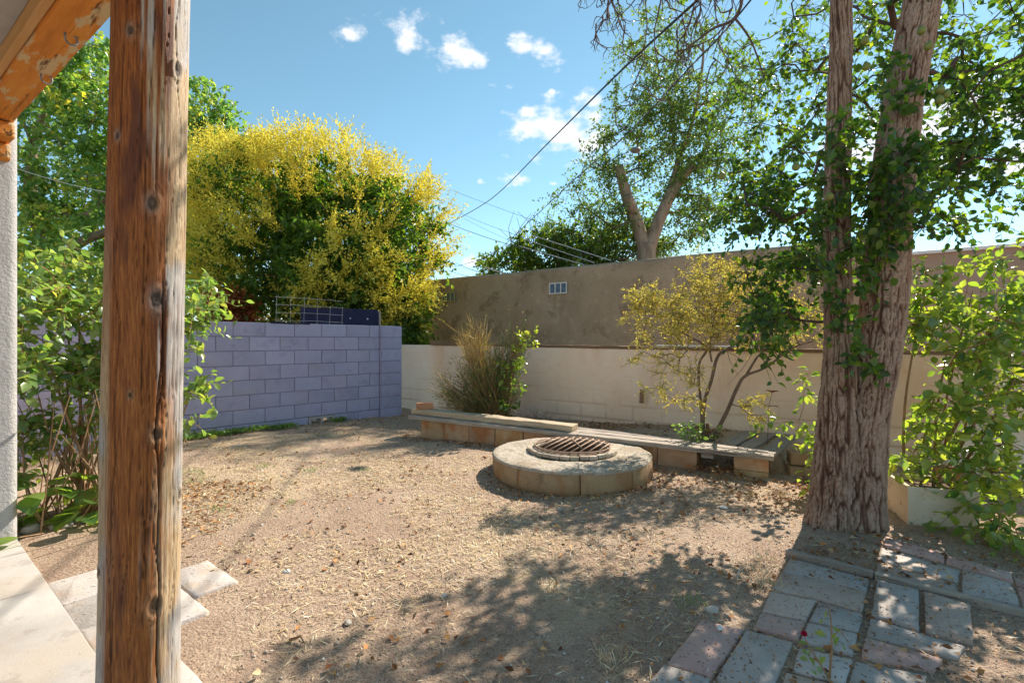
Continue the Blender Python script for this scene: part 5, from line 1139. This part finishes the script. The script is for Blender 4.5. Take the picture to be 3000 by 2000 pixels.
# ------------------------------------------------------------------ overhead wires and pole
def build_wires():
    pole = empty('utility_pole', 'brown wooden utility pole behind the yellow flowering tree', 'pole'); pp = P(1236, 1000, 18.0)
    tb = Tubes(); tb.add([(pp[0], pp[1], -.1), (pp[0], pp[1], 3), (pp[0] + .02, pp[1], 5.5)], [.14, .12, .11], 10, cap=True); obj('shaft', tb.mesh('shaft'), MT['bark_thin'], pole)
    def sag(a, b, s, n=24): t = np.linspace(0, 1, n)[:, None]; q = a + (b - a) * t; q[:, 2] -= (4 * s * t * (1 - t))[:, 0]; return q
    def wire(pts, r_, label, mt='wire', k=6, name='cable'):
        tb = Tubes(); tb.add(pts, r_, k); o = obj(name, tb.mesh(name), MT[mt]); tag(o, label, 'cable', 'overhead wires')
    E = P(1316, 655, 17.5)
    A = P(2045, 0, 3.6); A2 = A + np.array([.55, -1.3, .45])
    wire(np.vstack([[A2], polyline([[*A, 0], [*P(1812, 215, 5.2), 0], [*P(1610, 415, 9.0), 0], [*P(1440, 582, 14.0), 0], [*E, 0]], 8)[:, :3]]), .0105, 'thick black cable dropping across the sky past the clouds')
    A = P(2200, 0, 3.6)
    l2 = polyline([[*(A + np.array([.5, -.8, .7])), 0], [*A, 0], [*P(1995, 225, 5.0), 0], [*P(1830, 400, 7.0), 0], [*P(1690, 520, 9.2), 0], [*P(1560, 640, 12.0), 0], [*P(1440, 745, 15.0), 0], [*P(1330, 782, 17.6), 0]], 10)[:, :3]
    wire(l2, .0065, 'black service cable twisted with a thin wire over the brown building')
    s = np.linspace(0, 1, len(l2)); tw = l2 + np.c_[.013 * np.cos(s * 90), s * 0, .013 * np.sin(s * 90)]
    wire(tw[12:], .0035, 'thin bare wire twisted round the black service cable', 'wire_grey', 4)
    r = np.random.default_rng(3)
    spec = [((1316, 655, 17.5), (1720, 775, 12.5), .10, .009, 'wire'), ((1330, 560, 20), (1860, 745, 14), .05, .006, 'wire'), ((1340, 620, 20), (1520, 690, 18), .05, .006, 'wire'), ((1325, 765, 17.6), (1420, 800, 15.5), .05, .008, 'wire'), ((1310, 790, 17.6), (1400, 812, 15.5), .05, .008, 'wire'),
            ((1520, 720, 13.2), (1712, 776, 11.7), .0, .012, 'wire_grey'), ((1535, 700, 13.2), (1742, 770, 11.6), .0, .010, 'wire_grey'), ((1555, 688, 13.2), (1790, 763, 11.4), .0, .012, 'wire_grey'), ((1420, 783, 13.6), (1480, 801, 12.9), .0, .02, 'wire_grey'), ((1360, 640, 20), (1560, 730, 17), .06, .005, 'wire')]
    labs = ['black wire sagging from the pole toward the brown building roof', 'faint wire highest in the sky above the brown building', 'faint wire crossing just below the thick black cable', 'thin dark wire above the small low cloud', 'thin dark wire just over the left corner of the brown building', 'lowest pale wire running down to the building parapet', 'middle pale wire running down to the building parapet', 'topmost pale wire running down to the building parapet', 'short thick pale wire above the left building window', 'faint wire dropping behind the round tree']
    for (a, b, s, r_, m), lb in zip(spec, labs): wire(sag(P(*a), P(*b), s), r_, lb, m, 5, 'wire')
    wire(sag(P(40, 490, 12), P(320, 565, 11), .05), .009, 'pale wire passing in front of the large green tree', 'wire_grey', 5, 'wire')
    # insulated drop loop
    wire(polyline([[*P(1355, 618, 17.5), 0], [*P(1340, 640, 17.5), 0], [*E, 0]], 6)[:, :3], .007, 'short loose wire hanging where the thick cable meets the yellow tree', 'wire', 4, 'wire')
    # drum lamp hung from the elm
    lp = empty('pendant_lamp', 'small dark round lamp hanging on the second cable before the elm', 'lamp'); c = P(1862, 440, 9.5)
    n = 20; prof = [(0, .06), (.05, .055), (.10, .03), (.115, 0), (.11, -.03), (.085, -.045), (0, -.05)]; a = np.linspace(0, 2 * math.pi, n, endpoint=False)
    V = [(x * math.cos(q), x * math.sin(q), z) for x, z in prof for q in a]; i = (np.arange(6)[:, None] * n + np.arange(n)[None]).ravel(); j = (np.arange(6)[:, None] * n + (np.arange(n)[None] + 1) % n).ravel()
    obj('shade', mesh_np('shade', np.array(V) * .85, [np.c_[i, i + n, j + n, j]], smooth=True), mat('lamp_grey', [(.3, (.1, .09, .09)), (.7, (.2, .18, .17))], 9, 4, .5, 0), lp, c)
    tb = Tubes(); k = np.argmin(np.linalg.norm(l2 - c, axis=1)); tb.add([c + np.array([0, 0, .045]), l2[k]], .006, 5); obj('hanger', tb.mesh('hanger'), MT['wire'], lp)
build_wires()

# ------------------------------------------------------------------ small plants, litter, pebbles
def free_xy(n, r, x0=-5.5, x1=4.6, y0=1.2, y1=9.6):
    return np.c_[r.uniform(x0, x1, n), r.uniform(y0, y1, n)]
def scatter():
    r = np.random.default_rng(101)
    def dirt_mask(p):
        b = p @ B2; m = p @ M2
        inpit = np.hypot(*(p - PIT).T) < PR + .01
        patio = (m < 1.27) & (p[:, 0] < -1.2)
        xl, yl = bench_xy(p)
        bench = (yl > -.01) & (yl < .46) & (xl > 0) & (xl < NL)
        ret = (xl > NL - .55) & (xl < NL + .2) & (yl > 0) & (yl < 1.4)
        wall = m > WM - .03
        blue = ((p - WE) @ QN < .02)
        house = (b < HB) & (m < HM)
        return ~(inpit | patio | bench | ret | wall | blue | house)
    # straw
    p = free_xy(260000, r); cl = fbm(np.c_[p * 1.3, p[:, :1] * 0], 4, 3); cl2 = fbm(np.c_[p * 5, p[:, :1] * 0], 3, 13)
    reg = .14 + .8 * sst(1.9, -.6, p[:, 0]) * sst(2.0, 3.4, p[:, 1]) + .25 * sst(1.5, 0, np.abs(p[:, 1] - 5))
    pr = reg * sst(.40, .62, cl * .6 + cl2 * .4) * (1 - .7 * sst(1.2, 2.4, p[:, 0])) + .03
    # fewer where it is far and small
    k = (r.random(len(p)) < pr) & dirt_mask(p); p = p[k]; n = len(p); a = r.random(n) * 2 * math.pi; L = r.uniform(.02, .075, n)
    z = gz(p[:, 0], p[:, 1]); me = leaf_me('straw', np.c_[p, z + .004 + .008 * r.random(n)], np.c_[np.cos(a), np.sin(a), r.normal(size=n) * .16], L, r.uniform(.003, .0065, n), np.clip(r.normal(.55, .2, n), 0, 1), NARROW, 1, .25, r=r)
    o = obj('straw_litter', me, MT['straw']); tag(o, 'dry straw and clipped grass strewn over the dirt', 'straw', kind='stuff')
    # leaf litter
    p = free_xy(80000, r); xl, yl = bench_xy(p)
    pr = .9 * np.exp(-(yl / .24) ** 2) * (yl < .06) * (xl > -.1) * (xl < NL + .6) + .75 * ((yl > .45) & (xl > 0)) + .7 * np.exp(-((np.hypot(*(p - PIT).T) - PR) / .16) ** 2) * (.5 + .5 * (p[:, 1] < PIT[1])) + .5 * np.exp(-(np.hypot(*(p - np.array([2.6, 4.3])).T) / .8) ** 2) + .09 + .2 * sst(.3, 1.8, p[:, 0]) + .25 * np.exp(-((p - WE) @ QN / .3) ** 2)
    pr = pr * sst(.3, .62, fbm(np.c_[p * 2.4, p[:, :1] * 0], 3, 23)); gapz = (xl > NL - .72) & (xl < NL - .26) & (yl > -.2) & (yl < .35); pr = np.where(gapz, 1., pr)
    pit_in = np.hypot(*(p - PIT).T) < .33
    k = (r.random(len(p)) < pr) & (dirt_mask(p) | gapz); p2 = p[k]; zz = gz(p2[:, 0], p2[:, 1]) + .006 + .014 * r.random(len(p2)) + .07 * r.random(len(p2)) * gapz[k]
    kp = pit_in & (r.random(len(p)) < .6); p3 = p[kp]; p2 = np.vstack([p2, p3]); zz = np.r_[zz, .09 + .03 * r.random(len(p3))]
    n = len(p2); a = r.random(n) * 2 * math.pi; s = r.uniform(.016, .05, n)
    me = leaf_me('fallen_leaves', np.c_[p2, zz], np.c_[np.cos(a), np.sin(a), r.normal(size=n) * .25], s, s * r.uniform(.4, .8, n), np.clip(r.normal(.42, .24, n), 0, 1), LEAF4, 1, .45, r=r)
    o = obj('fallen_leaves', me, MT['litter']); tag(o, 'brown fallen leaves gathered round the bench, pit and tree', 'leaves', kind='stuff')
    # leaves and grit on the paving
    p = np.c_[r.uniform(.4, 3.6, 4200), r.uniform(1.7, 3.3, 4200)]; n = len(p); a = r.random(n) * 6.28; s = r.uniform(.005, .02, n)
    o = obj('paving_litter', leaf_me('paving_litter', np.c_[p, .03 + .004 * r.random(n)], np.c_[np.cos(a), np.sin(a), r.normal(size=n) * .15], s, s * .5, np.clip(r.normal(.35, .25, n), 0, 1), LEAF4, 1, .3, r=r), MT['litter']); tag(o, 'bits of dry leaf scattered over the cap block paving', 'leaves', kind='stuff')
    # pebbles and clods
    T = np.array([[1, 0, 0], [-1, 0, 0], [0, 1, 0], [0, -1, 0], [0, 0, .8], [0, 0, -.8]], float); Fc = np.array([[0, 2, 4], [2, 1, 4], [1, 3, 4], [3, 0, 4], [2, 0, 5], [1, 2, 5], [3, 1, 5], [0, 3, 5]])
    p = free_xy(32000, r); p = p[dirt_mask(p)]; n = len(p); s = np.exp(r.normal(-5.5, .45, n)); V = T[None] * (s[:, None, None] * r.uniform(.6, 1.3, (n, 6, 1))); a = r.random(n) * 6.28
    ca, sa = np.cos(a)[:, None], np.sin(a)[:, None]; V = np.stack([V[..., 0] * ca - V[..., 1] * sa, V[..., 0] * sa + V[..., 1] * ca, V[..., 2]], -1) + np.c_[p, gz(p[:, 0], p[:, 1]) + s * .3][:, None, :]
    o = obj('pebbles', mesh_np('pebbles', V.reshape(-1, 3), [(np.arange(n)[:, None, None] * 6 + Fc[None]).reshape(-1, 3)], {'tint': np.repeat(np.clip(r.normal(.38, .22, n), 0, 1), 6)}), MT['pebble']); tag(o, 'small pale pebbles and clods in the dirt', 'pebbles', kind='stuff')
    # mulch chips by the left bush
    p = np.c_[r.uniform(-3.9, -1.7, 3800), r.uniform(2.5, 4.6, 3800)]; p = p[dirt_mask(p) & (r.random(len(p)) < sst(-2.0, -2.5, p[:, 0] + .5 * (fbm(np.c_[p * 2, p[:, :1] * 0], 3, 4) - .5)) + .05)]; n = len(p); a = r.random(n) * 6.28; s = r.uniform(.02, .055, n)
    o = obj('wood_chips', leaf_me('wood_chips', np.c_[p, gz(p[:, 0], p[:, 1]) + .008 + .01 * r.random(n)], np.c_[np.cos(a), np.sin(a), r.normal(size=n) * .2], s, s * .4, np.clip(r.normal(.6, .25, n), 0, 1), LEAF4, 1, .4, r=r), MT['litter']); tag(o, 'pale wood chips and dry leaves in front of the rose bush', 'mulch', kind='stuff')
    # green weeds along the block wall and grass tufts
    pos = []; base = [(on_blue(t, .05 + .12 * r.random())[:2]) for t in r.uniform(1.9, 4.2, 260)] + [on_blue(t, .1)[:2] for t in r.uniform(1.1, 1.3, 20)]
    for q in base:
        for _ in range(5): pos.append([q[0] + r.normal() * .03, q[1] + r.normal() * .03])
    pos = np.array(pos); n = len(pos); s = r.uniform(.03, .075, n)
    o = obj('wall_weeds', leaf_me('wall_weeds', np.c_[pos, gz(pos[:, 0], pos[:, 1]) + .01 + .03 * r.random(n)], np.c_[r.normal(size=(n, 2)) * .7, .4 + .6 * r.random(n)], s, s * .45, r.random(n), LEAF4, .6, .8, r=r), MT['grass']); tag(o, 'low green weeds along the foot of the block wall', 'weeds', kind='stuff')
    tf = []
    for u, v, w in ((780, 1380, 1), (905, 1390, 1), (580, 1420, 1.2), (1075, 1385, .7), (640, 1500, .6), (560, 1400, 1), (2400 - 380, 1770, 1.1), (850, 1480, .5)):
        c = G(u, v); tf += [(c[0] + r.normal() * .05 * w, c[1] + r.normal() * .05 * w) for _ in range(int(40 * w))]
    tf = np.array(tf); n = len(tf); s = r.uniform(.03, .09, n)
    o = obj('grass_tufts', leaf_me('grass_tufts', np.c_[tf, gz(tf[:, 0], tf[:, 1])], np.c_[r.normal(size=(n, 2)) * .55, np.ones(n)], s, .004, r.random(n), NARROW, .2, 1, r=r), MT['grass']); tag(o, 'sparse green grass blades in the dry dirt', 'grass', kind='stuff')
    dt = []
    for u, v, w in ((2215, 1680, 1.6), (2235, 1640, 1.2), (2240, 1720, 1), (1620, 1730, .5), (1800, 1935, .8), (2420 - 130, 1460, 1)):
        c = G(u, v); dt += [(c[0] + r.normal() * .05 * w, c[1] + r.normal() * .04 * w) for _ in range(int(70 * w))]
    dt = np.array(dt); n = len(dt); s = r.uniform(.04, .11, n)
    o = obj('dry_tufts', leaf_me('dry_tufts', np.c_[dt, gz(dt[:, 0], dt[:, 1])], np.c_[r.normal(size=(n, 2)) * .8, np.ones(n)], s, .004, np.clip(r.normal(.6, .2, n), 0, 1), NARROW, .2, 1, r=r), MT['straw']); tag(o, 'tufts of dry grass beside the paving', 'dry grass', kind='stuff')
    # twigs lying about, each a thing
    for k, (u, v, L, a, lab) in enumerate(((870, 1880, .09, -.4, 'short broken stick lying on open dirt near the post'), (2030, 1720, .16, -.7, 'thin pale twig lying in the dappled shade left of the pavers'), (1880, 1760, .17, .3, 'bent dry stalk lying in the dappled shade'), (1235, 1790, .11, 1.1, 'thin dry stalk lying on the sunny dirt'), (2090, 1410, .3, .6, 'pale bare twig by the corner of the bench'))):
        c = G(u, v); z = gz1(c[0], c[1]) + .008; d_ = np.array([math.cos(a), math.sin(a), 0]); nn = np.array([-d_[1], d_[0], .25]); tb = Tubes(); tb.add([c * [1, 1, 0] + [0, 0, z] - d_ * L / 2, c * [1, 1, 0] + [0, 0, z + .01] + nn * .02, c * [1, 1, 0] + [0, 0, z + .006] + d_ * L / 2], [.006, .005, .003] if k == 0 else [.003, .003, .0015], 6, cap=True)
        o = obj('twig', tb.mesh('twig'), MT['straw'] if k else MT['stem']); tag(o, lab, 'twig', 'twigs on the dirt')
    # stones
    import bmesh
    for k, (u, v, s, lab, mt_) in enumerate(((2083, 1788, .033, 'pale rounded stone beside a grass tuft near the pavers', 'pebble'), (2110, 1845, .016, 'small white pebble on the pink paver', 'pebble'), (2120, 1492, .034, 'flat white scrap lying on the dirt left of the tree', 'pebble'), (840, 1670, .02, 'small white stone on the dirt right of the post', 'pebble'), (1300, 1738, .018, 'little pale stone on the sunny dirt', 'pebble'), (1020, 1823, .022, 'tan stone half sunk in the foreground dirt', 'pebble'), (1640, 1489, .022, 'pale blue grey stone in the fire pit shadow', 'hollow'), (178, 1540, .06, 'tan river stone under the rose bush', 'pebble'), (90, 1550, .06, 'pale rounded stone by the house wall foot', 'pebble'))):
        bm = bmesh.new(); bmesh.ops.create_icosphere(bm, subdivisions=2, radius=s)
        for vtx in bm.verts:
            vtx.co = Vector((vtx.co.x * 1.2, vtx.co.y * .8, vtx.co.z * (.22 if 'flat' in lab else .55))) + mnoise.noise_vector(vtx.co * 25 + Vector((k, 0, 0))) * s * .3
        me = bpy.data.meshes.new('stone'); bm.to_mesh(me); bm.free(); at = me.attributes.new('tint', 'FLOAT', 'POINT'); at.data.foreach_set('value', np.full(len(me.vertices), .95 if 'white' in lab else .5, np.float32)); me.polygons.foreach_set('use_smooth', np.ones(len(me.polygons), bool))
        c = G(u, v, .02 if k == 1 else 0); z = .026 if k == 1 else gz1(c[0], c[1]); o = obj('stone', me, MT[mt_], None, (c[0], c[1], z + s * .25), (0, 0, k)); tag(o, lab, 'stone')
scatter()

def build_rose():
    r = np.random.default_rng(111); root = empty('rose_plant', 'small rose sapling with a red bud growing between the pavers', 'rose plant')
    base = G(2430, 1985, .02); d = base[1]
    def q(u, v): return P(u, v, d)
    tb = Tubes(); main = [base, q(2437, 1900), q(2436, 1830), q(2430, 1778)]; side = [base, q(2400, 1940), q(2370, 1890), q(2358, 1868)]
    tb.add(main, [.005, .004, .003, .002], 6); tb.add(side, [.004, .003, .0025, .002], 6); tb.add([q(2436, 1870), q(2460, 1840), q(2485, 1880)], [.003, .002, .0015], 5); obj('stem', tb.mesh('stem'), MT['stem'], root)
    pts = [(2440, 1850), (2425, 1835), (2462, 1838), (2470, 1860), (2478, 1885), (2410, 1862), (2400, 1880), (2380, 1880), (2352, 1885), (2345, 1900), (2372, 1920), (2362, 1940), (2385, 1932), (2420, 1810), (2445, 1900), (2405, 1905), (2440, 1990), (2455, 1995), (2415, 1985), (2468, 1870), (2390, 1965)]
    pos = np.array([q(u, v) for u, v in pts]) + r.normal(size=(len(pts), 3)) * .012; n = len(pts); s = r.uniform(.028, .045, n)
    obj('foliage', leaf_me('foliage', pos, r.normal(size=(n, 3)) - np.array([0, 0, .4]), s, s * .62, .3 + .6 * r.random(n), LEAF8, .8, .6, r=r), MT['rose_leaf'], root)
    n = 14; c = q(2356, 1862); a = r.random(n) * 6.28; obj('rose_bud', leaf_me('rose_bud', np.repeat(c[None], n, 0), np.c_[np.cos(a) * .5, np.sin(a) * .5, np.ones(n)], .02, .016, r.random(n), LEAF8, .1, .9, r=r), MT['rose_red'], root)
build_rose()
